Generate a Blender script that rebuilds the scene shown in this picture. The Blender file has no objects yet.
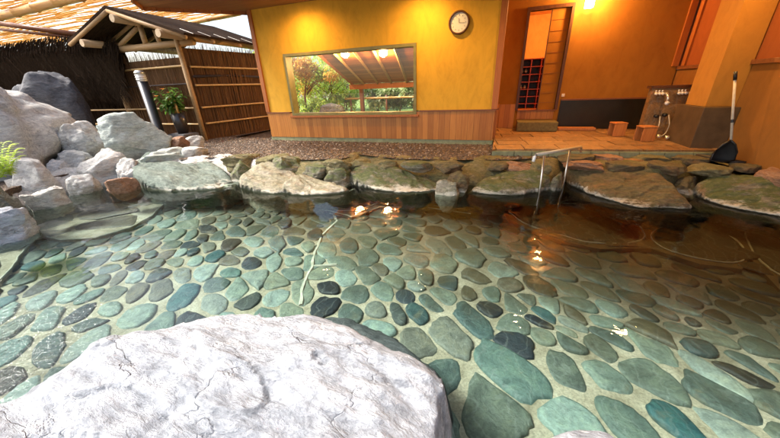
import bpy, bmesh, math, random
from mathutils import Vector, Matrix, noise
from mathutils.geometry import tessellate_polygon
random.seed(7)
S = bpy.context.scene
COL = S.collection
R = math.radians

# ------------------------------------------------------------------ camera
CZ = 1.45                                   # camera height above the water
FPX = 296.01
RX = Vector((0.9445354, 0.10131329, -0.31239157))   # world X in camera axes (right, down, forward)
RY = Vector((0.32628978, -0.39740975, 0.85767154))
RZ = Vector((-0.03725393, -0.91203131, -0.40842507))
cd = bpy.data.cameras.new('camera'); cam = bpy.data.objects.new('camera', cd); COL.objects.link(cam)
cd.sensor_width = 36; cd.lens = 36 * FPX / 780; cd.clip_start = 0.02; cd.clip_end = 500
right = Vector((RX[0], RY[0], RZ[0])); down = Vector((RX[1], RY[1], RZ[1])); fwd = Vector((RX[2], RY[2], RZ[2]))
m = Matrix.Identity(4)
for i in range(3):
    m[i][0] = right[i]; m[i][1] = -down[i]; m[i][2] = -fwd[i]
m[2][3] = CZ
cam.matrix_world = m
S.camera = cam

def ray(x, y):
    r = Vector((x - 390, y - 219, FPX)); return Vector((r.dot(RX), r.dot(RY), r.dot(RZ)))
def gz(x, y, z=0.0):
    r = ray(x, y); p = r * ((z - CZ) / r.z); p.z += CZ; return p
def gy(x, y, Y):
    r = ray(x, y); p = r * (Y / r.y); p.z += CZ; return p

# ------------------------------------------------------------------ world, sun, exposure
W = bpy.data.worlds.new('World'); S.world = W; W.use_nodes = True
nt = W.node_tree; nt.nodes.clear()
sky = nt.nodes.new('ShaderNodeTexSky'); sky.sky_type = 'NISHITA'; sky.sun_disc = False
SUN_EL, SUN_AZ = R(50), R(247)              # azimuth clockwise from +Y: behind the camera and to the left
sky.sun_elevation = SUN_EL; sky.sun_rotation = SUN_AZ; sky.dust_density = 5; sky.air_density = 1.0; sky.ozone_density = .6
bg = nt.nodes.new('ShaderNodeBackground'); bg.inputs['Strength'].default_value = 0.15
wo = nt.nodes.new('ShaderNodeOutputWorld')
nt.links.new(sky.outputs[0], bg.inputs[0]); nt.links.new(bg.outputs[0], wo.inputs[0])
sl = bpy.data.lights.new('sun', 'SUN'); sl.energy = 2.3; sl.angle = R(14); sl.color = (1, .98, .95)
so = bpy.data.objects.new('sun', sl); COL.objects.link(so)
sd = Vector((math.sin(SUN_AZ) * math.cos(SUN_EL), math.cos(SUN_AZ) * math.cos(SUN_EL), math.sin(SUN_EL)))
so.rotation_euler = sd.to_track_quat('Z', 'Y').to_euler()
S.view_settings.view_transform = 'Standard'; S.view_settings.look = 'None'
S.view_settings.exposure = 1.5; S.view_settings.gamma = 1
S.cycles.max_bounces = 10; S.cycles.transparent_max_bounces = 12
LAMP = .66                                  # common factor of the electric lamps

# ------------------------------------------------------------------ materials
def newmat(name):
    mt = bpy.data.materials.new(name); mt.use_nodes = True
    return mt, mt.node_tree, mt.node_tree.nodes['Principled BSDF']
def ramp(nt, fac, stops):
    r = nt.nodes.new('ShaderNodeValToRGB'); e = r.color_ramp.elements
    while len(e) < len(stops): e.new(.5)
    for i, (p, c) in enumerate(stops):
        e[i].position = p; e[i].color = (c[0], c[1], c[2], 1)
    nt.links.new(fac, r.inputs[0]); return r.outputs[0]
def coords(nt, space='Object', scale=(1, 1, 1), rot=(0, 0, 0)):
    tc = nt.nodes.new('ShaderNodeTexCoord'); mp = nt.nodes.new('ShaderNodeMapping')
    mp.inputs['Scale'].default_value = scale; mp.inputs['Rotation'].default_value = rot
    nt.links.new(tc.outputs[space], mp.inputs[0]); return mp.outputs[0]
def nse(nt, vec, scale, detail=6, rough=.6, dist=0.0):
    n = nt.nodes.new('ShaderNodeTexNoise'); n.inputs['Scale'].default_value = scale
    n.inputs['Detail'].default_value = detail; n.inputs['Roughness'].default_value = rough
    n.inputs['Distortion'].default_value = dist
    nt.links.new(vec, n.inputs['Vector']); return n.outputs['Fac']
def mixc(nt, fac, a, b, mode='MIX'):
    mx = nt.nodes.new('ShaderNodeMix'); mx.data_type = 'RGBA'; mx.blend_type = mode
    for s, v in ((mx.inputs[0], fac), (mx.inputs[6], a), (mx.inputs[7], b)):
        if hasattr(v, 'links') or hasattr(v, 'is_output'): nt.links.new(v, s)
        elif isinstance(v, (int, float)): s.default_value = v
        else: s.default_value = (v[0], v[1], v[2], 1)
    return mx.outputs[2]
def mth(nt, op, a, b=0.0, clamp=False):
    n = nt.nodes.new('ShaderNodeMath'); n.operation = op; n.use_clamp = clamp
    for s, v in ((n.inputs[0], a), (n.inputs[1], b)):
        if isinstance(v, (int, float)): s.default_value = v
        else: nt.links.new(v, s)
    return n.outputs[0]
def bump(nt, bsdf, h, strength=.4, dist=.02):
    b = nt.nodes.new('ShaderNodeBump'); b.inputs['Strength'].default_value = strength
    b.inputs['Distance'].default_value = dist
    nt.links.new(h, b.inputs['Height']); nt.links.new(b.outputs[0], bsdf.inputs['Normal'])
def simple(name, c1, c2=None, scale=20, rough=.6, bs=.2, bd=.004, metal=0, stretch=(1, 1, 1), spec=.5):
    mt, nt, b = newmat(name); c2 = c2 or tuple(v * .75 for v in c1)
    v = coords(nt, scale=stretch); n = nse(nt, v, scale)
    nt.links.new(ramp(nt, n, [(.3, c2), (.7, c1)]), b.inputs['Base Color'])
    b.inputs['Roughness'].default_value = rough; b.inputs['Metallic'].default_value = metal
    b.inputs['Specular IOR Level'].default_value = spec
    if bs: bump(nt, b, n, bs, bd)
    return mt
def rockmat(name, a, b_, c, vein=(.75, .74, .72), veins=.25, moss=0.0, band=0.0, scale=1.0, stain=0.0, rough=.75, bs=.7, cracks=.5):
    """weathered stone: two-tone mottling, thin pale/dark veins, moss, white mineral line at the water"""
    mt, nt, bs_ = newmat(name)
    v = coords(nt, scale=(scale * .8, scale * 1.5, scale * 1.8), rot=(.4, .7, .3))
    st_ = nse(nt, coords(nt, scale=(scale * 1.2, scale * 7, scale * 9), rot=(.2, .3, .9)), 3.0, 8, .7, .5)
    n1 = nse(nt, v, 2.2, 9, .65, .6); n2 = nse(nt, v, 11, 8, .7, .3); n3 = nse(nt, v, 60, 4, .7)
    col = ramp(nt, n1, [(.28, a), (.5, b_), (.72, c)])
    col = mixc(nt, .55, col, ramp(nt, n2, [(.3, tuple(x * .55 for x in a)), (.5, b_), (.75, tuple(min(1, x * 1.35) for x in c))]))
    col = mixc(nt, 1, col, ramp(nt, st_, [(.32, (.62, .62, .63)), (.5, (1, 1, 1)), (.7, (1.25, 1.25, 1.24))]), 'MULTIPLY')
    col = mixc(nt, .6, col, ramp(nt, n3, [(.3, (.6, .6, .6)), (.6, (1.15, 1.15, 1.15))]), 'MULTIPLY')
    wv = nt.nodes.new('ShaderNodeTexWave'); wv.inputs['Scale'].default_value = 1.3; wv.inputs['Distortion'].default_value = 14
    wv.inputs['Detail'].default_value = 6; wv.inputs['Detail Scale'].default_value = 1.6; wv.inputs['Detail Roughness'].default_value = .65
    nt.links.new(v, wv.inputs['Vector'])
    vf = ramp(nt, wv.outputs['Fac'], [(.0, (0, 0, 0)), (.965, (0, 0, 0)), (1, (1, 1, 1))])
    vf = mth(nt, 'MULTIPLY', vf, ramp(nt, nse(nt, v, 1.7, 3, .5), [(.48, (0, 0, 0)), (.6, (1, 1, 1))]))
    col = mixc(nt, mth(nt, 'MULTIPLY', vf, veins), col, vein)
    crk = None
    if cracks:
        dv = nt.nodes.new('ShaderNodeVectorMath'); dv.operation = 'SCALE'; cn = nt.nodes.new('ShaderNodeTexNoise'); cn.inputs['Scale'].default_value = 3.5; cn.inputs['Detail'].default_value = 6
        nt.links.new(v, cn.inputs['Vector']); nt.links.new(cn.outputs['Color'], dv.inputs[0]); dv.inputs['Scale'].default_value = .55
        av = nt.nodes.new('ShaderNodeVectorMath'); av.operation = 'ADD'; nt.links.new(v, av.inputs[0]); nt.links.new(dv.outputs[0], av.inputs[1])
        vo = nt.nodes.new('ShaderNodeTexVoronoi'); vo.feature = 'DISTANCE_TO_EDGE'; vo.inputs['Scale'].default_value = 1.9; nt.links.new(av.outputs[0], vo.inputs['Vector'])
        crk = mth(nt, 'MULTIPLY', ramp(nt, vo.outputs['Distance'], [(0, (1, 1, 1)), (.004, (.7, .7, .7)), (.011, (0, 0, 0))]), ramp(nt, nse(nt, v, 2.6, 4, .6), [(.46, (0, 0, 0)), (.58, (1, 1, 1))]))
        col = mixc(nt, mth(nt, 'MULTIPLY', crk, cracks), col, (.07, .055, .045))
    geo = nt.nodes.new('ShaderNodeNewGeometry'); sx = nt.nodes.new('ShaderNodeSeparateXYZ')
    nt.links.new(geo.outputs['Position'], sx.inputs[0])
    if stain:
        sn = nse(nt, v, 1.3, 5, .6, 1.0)
        col = mixc(nt, mth(nt, 'MULTIPLY', ramp(nt, sn, [(.55, (0, 0, 0)), (.7, (1, 1, 1))]), stain), col, (.34, .17, .06))
    if moss:
        sn2 = nt.nodes.new('ShaderNodeSeparateXYZ'); nt.links.new(geo.outputs['Normal'], sn2.inputs[0])
        mn = mth(nt, 'ADD', nse(nt, v, 3.5, 8, .75), mth(nt, 'MULTIPLY', sn2.outputs[2], .10))
        mf = ramp(nt, mn, [(.50, (0, 0, 0)), (.60, (1, 1, 1))])
        mc = ramp(nt, n2, [(.3, (.035, .06, .012)), (.7, (.13, .15, .03))])
        col = mixc(nt, mth(nt, 'MULTIPLY', mf, moss), col, mc)
    if band:
        z = mth(nt, 'ADD', sx.outputs[2], mth(nt, 'MULTIPLY', mth(nt, 'SUBTRACT', n1, .5), -.22))
        z = mth(nt, 'ADD', z, mth(nt, 'MULTIPLY', mth(nt, 'SUBTRACT', n2, .5), -.12))
        bf = ramp(nt, mth(nt, 'ADD', z, .1), [(.04, (0, 0, 0)), (.075, (1, 1, 1)), (.125, (.85, .85, .85)), (.155, (0, 0, 0))])
        col = mixc(nt, mth(nt, 'MULTIPLY', bf, band), col, (.62, .58, .47))
    nt.links.new(col, bs_.inputs['Base Color'])
    bs_.inputs['Roughness'].default_value = rough
    h = mth(nt, 'ADD', mth(nt, 'MULTIPLY', n2, 1.0), mth(nt, 'MULTIPLY', n3, .25))
    h = mth(nt, 'ADD', h, mth(nt, 'MULTIPLY', st_, .8)); h = mth(nt, 'ADD', h, mth(nt, 'MULTIPLY', n1, 1.2)); h = mth(nt, 'SUBTRACT', h, mth(nt, 'MULTIPLY', vf, .2))
    if crk is not None: h = mth(nt, 'SUBTRACT', h, mth(nt, 'MULTIPLY', crk, .5))
    bump(nt, bs_, h, bs, .05)
    return mt

M = {}
M['rock_white'] = rockmat('pale_marble_rock', (.25, .27, .30), (.45, .475, .505), (.68, .70, .725), vein=(.85, .85, .85), veins=.7, scale=.8, bs=1.0, cracks=.2)
M['rock_grey'] = rockmat('light_grey_rock', (.40, .385, .34), (.57, .555, .50), (.70, .68, .61), vein=(.75, .75, .7), scale=1.1, stain=.25)
M['rock_dark'] = rockmat('dark_grey_rock', (.055, .055, .06), (.11, .11, .115), (.2, .195, .19), veins=.15, scale=1.4)
M['rock_green'] = rockmat('pale_green_rock', (.28, .33, .28), (.42, .46, .4), (.56, .59, .52), veins=.3, scale=1.5, bs=.5)
M['rock_cream'] = rockmat('cream_rock', (.42, .40, .35), (.58, .56, .51), (.7, .67, .6), scale=1.5, stain=.5)
M['rock_band'] = rockmat('green_grey_rock', (.06, .085, .07), (.15, .19, .15), (.30, .33, .27), vein=(.5, .52, .45), scale=1.6, band=.95)
M['rock_mossy'] = rockmat('mossy_rock', (.09, .08, .055), (.19, .17, .11), (.33, .3, .2), scale=1.6, moss=.85, band=.95, stain=.5)
M['rock_beige'] = rockmat('beige_rock', (.2, .17, .12), (.36, .31, .22), (.5, .45, .34), scale=1.6, moss=.35, band=.8, stain=.4)
M['rock_flat'] = rockmat('brown_flagstone', (.06, .042, .022), (.15, .105, .05), (.27, .2, .1), vein=(.04, .03, .02), veins=.6, scale=2, moss=.3, band=.9, stain=.6)
M['rock_orange'] = rockmat('rusty_rock', (.22, .1, .05), (.36, .19, .1), (.45, .3, .2), scale=2.5)
M['rock_olive'] = rockmat('olive_rock', (.12, .1, .05), (.22, .18, .08), (.34, .28, .14), scale=2.5, moss=.4)
M['rock_mottle'] = rockmat('mottled_rock', (.07, .08, .07), (.2, .21, .19), (.5, .5, .46), scale=3, moss=.2, veins=.5, stain=.3)

M['crust'] = rockmat('white_mineral_crust', (.34, .32, .27), (.55, .53, .48), (.7, .68, .62), scale=2.5, stain=.5)

def wood(name, c1, c2, plank=0.0, axis='X', rough=.45, grain=1.0, gapdark=.35):
    mt, nt, b = newmat(name)
    st = {'X': (1, 14, 14), 'Y': (14, 1, 14), 'Z': (14, 14, 1)}[axis]
    v = coords(nt, scale=st); n = nse(nt, v, 2.2 * grain, 7, .6, .8)
    col = ramp(nt, n, [(.3, c2), (.65, c1)])
    if plank:
        v2 = coords(nt); sx = nt.nodes.new('ShaderNodeSeparateXYZ'); nt.links.new(v2, sx.inputs[0])
        q = mth(nt, 'DIVIDE', sx.outputs[0 if axis != 'X' else 1], plank)
        fl = mth(nt, 'FLOOR', q); fr = mth(nt, 'FRACT', q)
        wn = nt.nodes.new('ShaderNodeTexWhiteNoise'); wn.noise_dimensions = '1D'; nt.links.new(fl, wn.inputs['W'])
        tone = ramp(nt, wn.outputs['Value'], [(0, (.62, .55, .5)), (1, (1.0, 1.0, 1.0))])
        col = mixc(nt, 1.0, col, tone, 'MULTIPLY')
        gp = mth(nt, 'LESS_THAN', fr, .04)
        col = mixc(nt, gp, col, tuple(x * gapdark for x in c2))
    nt.links.new(col, b.inputs['Base Color']); b.inputs['Roughness'].default_value = rough
    bump(nt, b, n, .25, .003)
    return mt
M['wood_wains'] = wood('wainscot_wood', (.62, .27, .055), (.5, .19, .035), .115, 'Z')
M['wood_trim'] = wood('orange_trim_wood', (.46, .15, .03), (.33, .1, .02), axis='Z')
M['wood_rail'] = wood('brown_trim_wood', (.24, .09, .03), (.15, .05, .02), axis='X')
M['wood_dark'] = wood('dark_frame_wood', (.10, .035, .015), (.055, .02, .01), axis='Z')
M['wood_ceil'] = wood('ceiling_wood', (.4, .19, .07), (.26, .115, .04), .2, 'X')
M['wood_soffit'] = wood('soffit_wood', (.55, .21, .055), (.4, .13, .03), .16, 'X')
M['wood_log'] = wood('peeled_log_wood', (.42, .26, .11), (.28, .16, .06), axis='Y', rough=.6)
M['wood_logx'] = wood('peeled_tie_log_wood', (.42, .26, .11), (.28, .16, .06), axis='X', rough=.6)
M['log_end'] = simple('log_end_grain', (.55, .42, .26), (.4, .28, .15), 25)
M['bamboo'] = wood('bamboo_cane', (.52, .33, .12), (.36, .2, .06), axis='X', rough=.35)
M['bamboo_gold'] = wood('golden_bamboo_cane', (.7, .42, .13), (.52, .26, .07), axis='X', rough=.35)
M['node'] = simple('bamboo_knot', (.12, .07, .03))
M['reed'] = wood('reed_blind', (.85, .6, .22), (.65, .38, .12), axis='X', rough=.7)
def translucent(mt, f):
    nt = mt.node_tree; b = nt.nodes['Principled BSDF']; tr = nt.nodes.new('ShaderNodeBsdfTranslucent'); nt.links.new(b.inputs['Base Color'].links[0].from_socket, tr.inputs[0])
    mx = nt.nodes.new('ShaderNodeMixShader'); mx.inputs[0].default_value = f
    nt.links.new(b.outputs[0], mx.inputs[1]); nt.links.new(tr.outputs[0], mx.inputs[2]); nt.links.new(mx.outputs[0], nt.nodes['Material Output'].inputs[0])
translucent(M['reed'], .6)
M['brush'] = simple('brushwood', (.27, .125, .036), (.07, .032, .011), 9, .85, .4, .01, stretch=(9, 9, .6))
M['thatch'] = simple('dark_thatch', (.045, .026, .012), (.012, .007, .004), 14, .9, .5, .01, stretch=(8, 8, 1), spec=.08)
M['branch'] = simple('dark_branch', (.05, .03, .02), (.02, .012, .01), 14, .8)
M['bark_roof'] = simple('bark_roofing', (.05, .03, .018), (.014, .009, .006), 6, .95, .5, .01, stretch=(1, 5, 1), spec=.05)
M['concrete'] = simple('green_grey_concrete', (.34, .36, .2), (.2, .21, .11), 9, .85, .4, .004)
M['concrete_dk'] = simple('step_stone', (.2, .16, .06), (.12, .09, .035), 22, .8, .3, .004)
M['dark_tile'] = simple('black_wall_tile', (.022, .02, .014), (.010, .009, .007), 3, .3, .05, .002)
M['block'] = simple('dark_stone_block', (.12, .075, .035), (.065, .04, .018), 6, .5, .15, .003)
M['metal'] = simple('brushed_steel', (.62, .6, .52), (.5, .48, .42), 30, .28, 0, metal=.85)
M['chrome'] = simple('worn_chrome_tap', (.75, .72, .66), (.6, .58, .5), 30, .2, 0, metal=.6)
M['hose'] = simple('hose_plastic', (.6, .55, .45), (.5, .45, .36), 30, .4, 0)
M['black'] = simple('black_metal', (.02, .02, .02), (.012, .012, .012), 10, .4, .05)
M['white'] = simple('white_plastic', (.8, .79, .76), (.72, .71, .68), 10, .4, 0)
M['face'] = simple('clock_face_paint', (.82, .8, .74), (.78, .76, .7), 5, .5, 0)
M['ink'] = simple('grey_ink', (.42, .38, .32), (.42, .38, .32), 5, .5, 0)
M['clock_rim'] = wood('clock_rim_wood', (.13, .05, .02), (.08, .03, .012))
M['frame_green'] = simple('olive_window_frame', (.26, .24, .07), (.17, .155, .045), 8, .4, .1)
M['stool'] = wood('bath_stool_wood', (.5, .2, .06), (.38, .13, .035), axis='Z')
M['netmesh'] = simple('black_net', (.012, .012, .012), (.02, .02, .02), 80, .8, .5)
M['pot'] = simple('dark_pot_glaze', (.03, .025, .02), (.02, .015, .012), 10, .3, .05)
M['red_shelf'] = wood('red_shelf_wood', (.5, .09, .03), (.38, .06, .02))
M['shoes'] = simple('dark_leather', (.04, .02, .015), (.02, .01, .01), 30, .5)
M['moss'] = simple('garden_moss_ground', (.2, .28, .06), (.1, .16, .03), 3, .95)
M['soil'] = simple('garden_soil', (.1, .085, .05), (.05, .04, .025), 4, .95)

def plaster(name, c1, c2, scale=2.0):
    mt, nt, b = newmat(name); v = coords(nt)
    n = nse(nt, v, scale, 6, .55); n2 = nse(nt, v, 140, 3, .7)
    nt.links.new(ramp(nt, n, [(.3, c2), (.7, c1)]), b.inputs['Base Color'])
    n3 = nse(nt, coords(nt, scale=(1, 1, .5)), 5, 9, .7, 1.0); base = b.inputs['Base Color'].links[0].from_socket
    col = mixc(nt, 1, base, ramp(nt, n3, [(.3, (.84, .82, .78)), (.55, (1, 1, 1)), (.75, (1.06, 1.05, 1.0))]), 'MULTIPLY'); nt.links.new(col, b.inputs['Base Color'])
    b.inputs['Roughness'].default_value = .92; bump(nt, b, mth(nt, 'ADD', mth(nt, 'MULTIPLY', n2, .4), n3), .45, .006); return mt
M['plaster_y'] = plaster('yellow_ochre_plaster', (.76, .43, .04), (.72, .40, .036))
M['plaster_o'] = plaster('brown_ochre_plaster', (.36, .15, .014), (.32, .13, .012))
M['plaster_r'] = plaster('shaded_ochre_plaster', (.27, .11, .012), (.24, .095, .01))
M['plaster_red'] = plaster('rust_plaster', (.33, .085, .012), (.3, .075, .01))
M['plaster_col'] = plaster('orange_column_plaster', (.46, .21, .028), (.42, .19, .024))
M['room'] = plaster('room_plaster', (.65, .38, .12), (.6, .33, .1))

def leafmat(name, a, b_, c):
    mt, nt, bs_ = newmat(name)
    g = nt.nodes.new('ShaderNodeNewGeometry')
    nt.links.new(ramp(nt, g.outputs['Random Per Island'], [(0, a), (.5, b_), (1, c)]), bs_.inputs['Base Color'])
    bs_.inputs['Roughness'].default_value = .5
    tr = nt.nodes.new('ShaderNodeBsdfTranslucent'); nt.links.new(bs_.inputs['Base Color'].links[0].from_socket, tr.inputs[0])
    mx = nt.nodes.new('ShaderNodeMixShader'); mx.inputs[0].default_value = .5
    out = nt.nodes['Material Output']
    nt.links.new(bs_.outputs[0], mx.inputs[1]); nt.links.new(tr.outputs[0], mx.inputs[2]); nt.links.new(mx.outputs[0], out.inputs[0])
    return mt
M['leaf'] = leafmat('green_leaves', (.05, .12, .015), (.1, .22, .03), (.2, .33, .06))
M['leaf_lime'] = leafmat('lime_leaves', (.42, .58, .05), (.6, .72, .11), (.75, .8, .3))
M['leaf_orange'] = leafmat('autumn_leaves', (.65, .25, .03), (.75, .4, .06), (.7, .6, .12))
M['leaf_pale'] = leafmat('pale_leaves', (.2, .32, .1), (.45, .53, .22), (.75, .76, .5))
M['petal'] = leafmat('orange_petals', (.6, .22, .05), (.7, .3, .08), (.75, .4, .15))
M['trunk'] = simple('tree_bark', (.3, .14, .07), (.16, .07, .035), 12, .8)

# gravel ground
def gravelmat():
    mt, nt, b = newmat('dark_gravel'); v = coords(nt)
    vo = nt.nodes.new('ShaderNodeTexVoronoi'); vo.inputs['Scale'].default_value = 38; nt.links.new(v, vo.inputs['Vector'])
    sp = nt.nodes.new('ShaderNodeSeparateColor'); nt.links.new(vo.outputs['Color'], sp.inputs[0])
    col = ramp(nt, sp.outputs[0], [(0, (.045, .028, .016)), (.6, (.1, .065, .04)), (.9, (.2, .14, .09)), (1, (.4, .33, .24))])
    big = ramp(nt, nse(nt, v, 1.2, 4), [(.3, (.6, .6, .6)), (.7, (1.1, 1.05, 1))])
    col = mixc(nt, 1, col, big, 'MULTIPLY')
    nt.links.new(col, b.inputs['Base Color']); b.inputs['Roughness'].default_value = .8
    bump(nt, b, mth(nt, 'SUBTRACT', 1.0, vo.outputs['Distance']), .8, .02); return mt
M['gravel'] = gravelmat()
def far_shade_on(nt, col, amount):
    """brown painted shade, mixed into the floor colour towards the far, roofed end"""
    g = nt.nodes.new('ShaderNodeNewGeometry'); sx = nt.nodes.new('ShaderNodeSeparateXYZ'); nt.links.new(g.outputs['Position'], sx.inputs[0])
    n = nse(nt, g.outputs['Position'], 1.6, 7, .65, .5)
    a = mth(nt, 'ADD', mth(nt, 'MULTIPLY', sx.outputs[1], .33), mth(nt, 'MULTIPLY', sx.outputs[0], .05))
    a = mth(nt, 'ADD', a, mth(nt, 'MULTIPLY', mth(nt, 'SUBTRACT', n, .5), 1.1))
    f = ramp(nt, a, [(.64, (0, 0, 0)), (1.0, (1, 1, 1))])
    return mixc(nt, mth(nt, 'MULTIPLY', f, amount), col, (.05, .04, .016))  # dimness under the roof goes into the colour here
def islandstone(name, stops, rough=.5, wet=.5, far_shade=0):
    mt, nt, b = newmat(name); g = nt.nodes.new('ShaderNodeNewGeometry')
    v = coords(nt); n = nse(nt, v, 7, 8, .7, .8); n2 = nse(nt, v, 45, 5, .7)
    col = ramp(nt, g.outputs['Random Per Island'], stops)
    tone = ramp(nt, n, [(.3, (.5, .52, .54)), (.5, (1, 1, 1)), (.7, (1.5, 1.42, 1.25))])
    col = mixc(nt, .7, col, ramp(nt, n2, [(.32, (.6, .6, .6)), (.62, (1.2, 1.2, 1.2))]), 'MULTIPLY')
    col = mixc(nt, 1, col, tone, 'MULTIPLY')
    rust = ramp(nt, nse(nt, v, 3.1, 6, .6, 1.2), [(.6, (0, 0, 0)), (.75, (1, 1, 1))])
    col = mixc(nt, mth(nt, 'MULTIPLY', rust, .45), col, (.26, .2, .1))
    wv = nt.nodes.new('ShaderNodeTexWave'); wv.inputs['Scale'].default_value = 2.5; wv.inputs['Distortion'].default_value = 18
    wv.inputs['Detail'].default_value = 5; nt.links.new(v, wv.inputs['Vector'])
    vf = ramp(nt, wv.outputs['Fac'], [(0, (0, 0, 0)), (.93, (0, 0, 0)), (1, (1, 1, 1))])
    col = mixc(nt, mth(nt, 'MULTIPLY', vf, .13), col, (.4, .44, .4))
    if far_shade: col = far_shade_on(nt, col, far_shade)
    nt.links.new(col, b.inputs['Base Color']); b.inputs['Roughness'].default_value = rough
    bump(nt, b, mth(nt, 'ADD', n, mth(nt, 'MULTIPLY', n2, .3)), .6, .03); return mt
M['cobble'] = islandstone('cobblestones', far_shade=.75, stops= [(0, (.012, .016, .02)), (.06, (.02, .032, .045)), (.11, (.03, .10, .11)), (.16, (.04, .03, .025)), (.22, (.06, .10, .10)), (.34, (.10, .115, .09)), (.46, (.14, .20, .18)), (.58, (.18, .20, .15)), (.7, (.21, .28, .25)), (.82, (.25, .30, .27)), (.92, (.10, .085, .06)), (1, (.10, .17, .155))])
M['ledge'] = islandstone('submerged_flagstones', [(0, (.04, .028, .017)), (.4, (.07, .048, .025)), (.7, (.10, .07, .035)), (1, (.055, .055, .028))])
M['slate'] = islandstone('submerged_slates', [(0, (.02, .018, .014)), (1, (.05, .04, .025))])
M['ledge_pale'] = islandstone('submerged_pale_flagstones', [(0, (.08, .065, .045)), (.4, (.13, .105, .08)), (.7, (.17, .15, .12)), (1, (.1, .1, .075))])
M['slab'] = islandstone('deck_slabs', [(0, (.2, .1, .035)), (.5, (.3, .16, .06)), (1, (.38, .21, .08))])
M['flag'] = islandstone('terrace_flagstones', [(0, (.09, .055, .022)), (.5, (.16, .1, .04)), (1, (.24, .13, .05))])
def mortarmat():
    mt, nt, b = newmat('sandy_mortar'); v = coords(nt); n = nse(nt, v, 4, 8, .7, .4); n2 = nse(nt, v, 60, 5, .75)
    col = ramp(nt, n, [(.3, (.2, .165, .105)), (.5, (.38, .33, .24)), (.7, (.5, .45, .35))])
    col = mixc(nt, .8, col, ramp(nt, n2, [(.3, (.5, .5, .5)), (.6, (1.15, 1.15, 1.15))]), 'MULTIPLY')
    nt.links.new(far_shade_on(nt, col, .7), b.inputs['Base Color']); b.inputs['Roughness'].default_value = .9; bump(nt, b, mth(nt, 'ADD', n, mth(nt, 'MULTIPLY', n2, .4)), .8, .02); return mt
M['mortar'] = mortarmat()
M['mortar_old'] = simple('sandy_mortar', (.47, .42, .32), (.34, .29, .21), 5, .9, .4, .01)
M['mortar_white'] = simple('white_mortar', (.58, .56, .47), (.3, .27, .2), 7, .9, .4, .01)
M['mortar_dark'] = simple('brown_mortar', (.14, .095, .045), (.09, .06, .03), 7, .9, .4, .01)
M['pebble'] = islandstone('gravel_pebbles', [(0, (.05, .035, .025)), (.6, (.12, .08, .05)), (.9, (.22, .16, .11)), (1, (.5, .44, .36))])

def watermat():
    mt, nt, b = newmat('clear_spring_water'); nt.nodes.remove(b)
    v = coords(nt); n = nse(nt, v, 1.1, 3, .5, .3); n2 = nse(nt, v, 5.5, 3, .5, .5)
    bp = nt.nodes.new('ShaderNodeBump'); bp.inputs['Strength'].default_value = .55; bp.inputs['Distance'].default_value = .05
    # lively ripples where the spring pours in, off to the left
    geo = nt.nodes.new('ShaderNodeNewGeometry'); ds = nt.nodes.new('ShaderNodeVectorMath'); ds.operation = 'DISTANCE'
    nt.links.new(geo.outputs['Position'], ds.inputs[0]); ds.inputs[1].default_value = (-2.95, .35, 0)
    near = ramp(nt, ds.outputs['Value'], [(0, (1, 1, 1)), (.55, (.55, .55, .55)), (.95, (0, 0, 0))])
    nt.links.new(mth(nt, 'ADD', mth(nt, 'ADD', n, mth(nt, 'MULTIPLY', n2, .12)),
                 mth(nt, 'MULTIPLY', near, mth(nt, 'MULTIPLY', nse(nt, v, 22, 3, .6), 1.8))), bp.inputs['Height'])
    t = nt.nodes.new('ShaderNodeBsdfTransparent'); t.inputs[0].default_value = (.82, .94, .91, 1)
    g = nt.nodes.new('ShaderNodeBsdfGlossy'); g.inputs['Roughness'].default_value = .0; nt.links.new(bp.outputs[0], g.inputs['Normal'])
    f = nt.nodes.new('ShaderNodeFresnel'); f.inputs['IOR'].default_value = 1.33; nt.links.new(bp.outputs[0], f.inputs['Normal'])
    mx = nt.nodes.new('ShaderNodeMixShader'); nt.links.new(f.outputs[0], mx.inputs[0])
    nt.links.new(t.outputs[0], mx.inputs[1]); nt.links.new(g.outputs[0], mx.inputs[2])
    nt.links.new(mx.outputs[0], nt.nodes['Material Output'].inputs[0]); return mt
M['water'] = watermat()
def glassmat():
    mt, nt, b = newmat('window_glass'); nt.nodes.remove(b)
    t = nt.nodes.new('ShaderNodeBsdfTransparent'); t.inputs[0].default_value = (.97, .98, .96, 1)
    g = nt.nodes.new('ShaderNodeBsdfGlossy'); g.inputs['Roughness'].default_value = 0
    mx = nt.nodes.new('ShaderNodeMixShader'); mx.inputs[0].default_value = .05
    nt.links.new(t.outputs[0], mx.inputs[1]); nt.links.new(g.outputs[0], mx.inputs[2])
    nt.links.new(mx.outputs[0], nt.nodes['Material Output'].inputs[0]); return mt
M['glass'] = glassmat()
def emis(name, c, s):
    mt, nt, b = newmat(name); b.inputs['Base Color'].default_value = (.8, .7, .5, 1)
    b.inputs['Emission Color'].default_value = (*c, 1); b.inputs['Emission Strength'].default_value = s; return mt
M['bulb'] = emis('lit_lamp_glass', (1, .66, .28), 45)
M['bulb_wall'] = emis('lit_sconce_glass', (1, .62, .22), 25)

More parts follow.
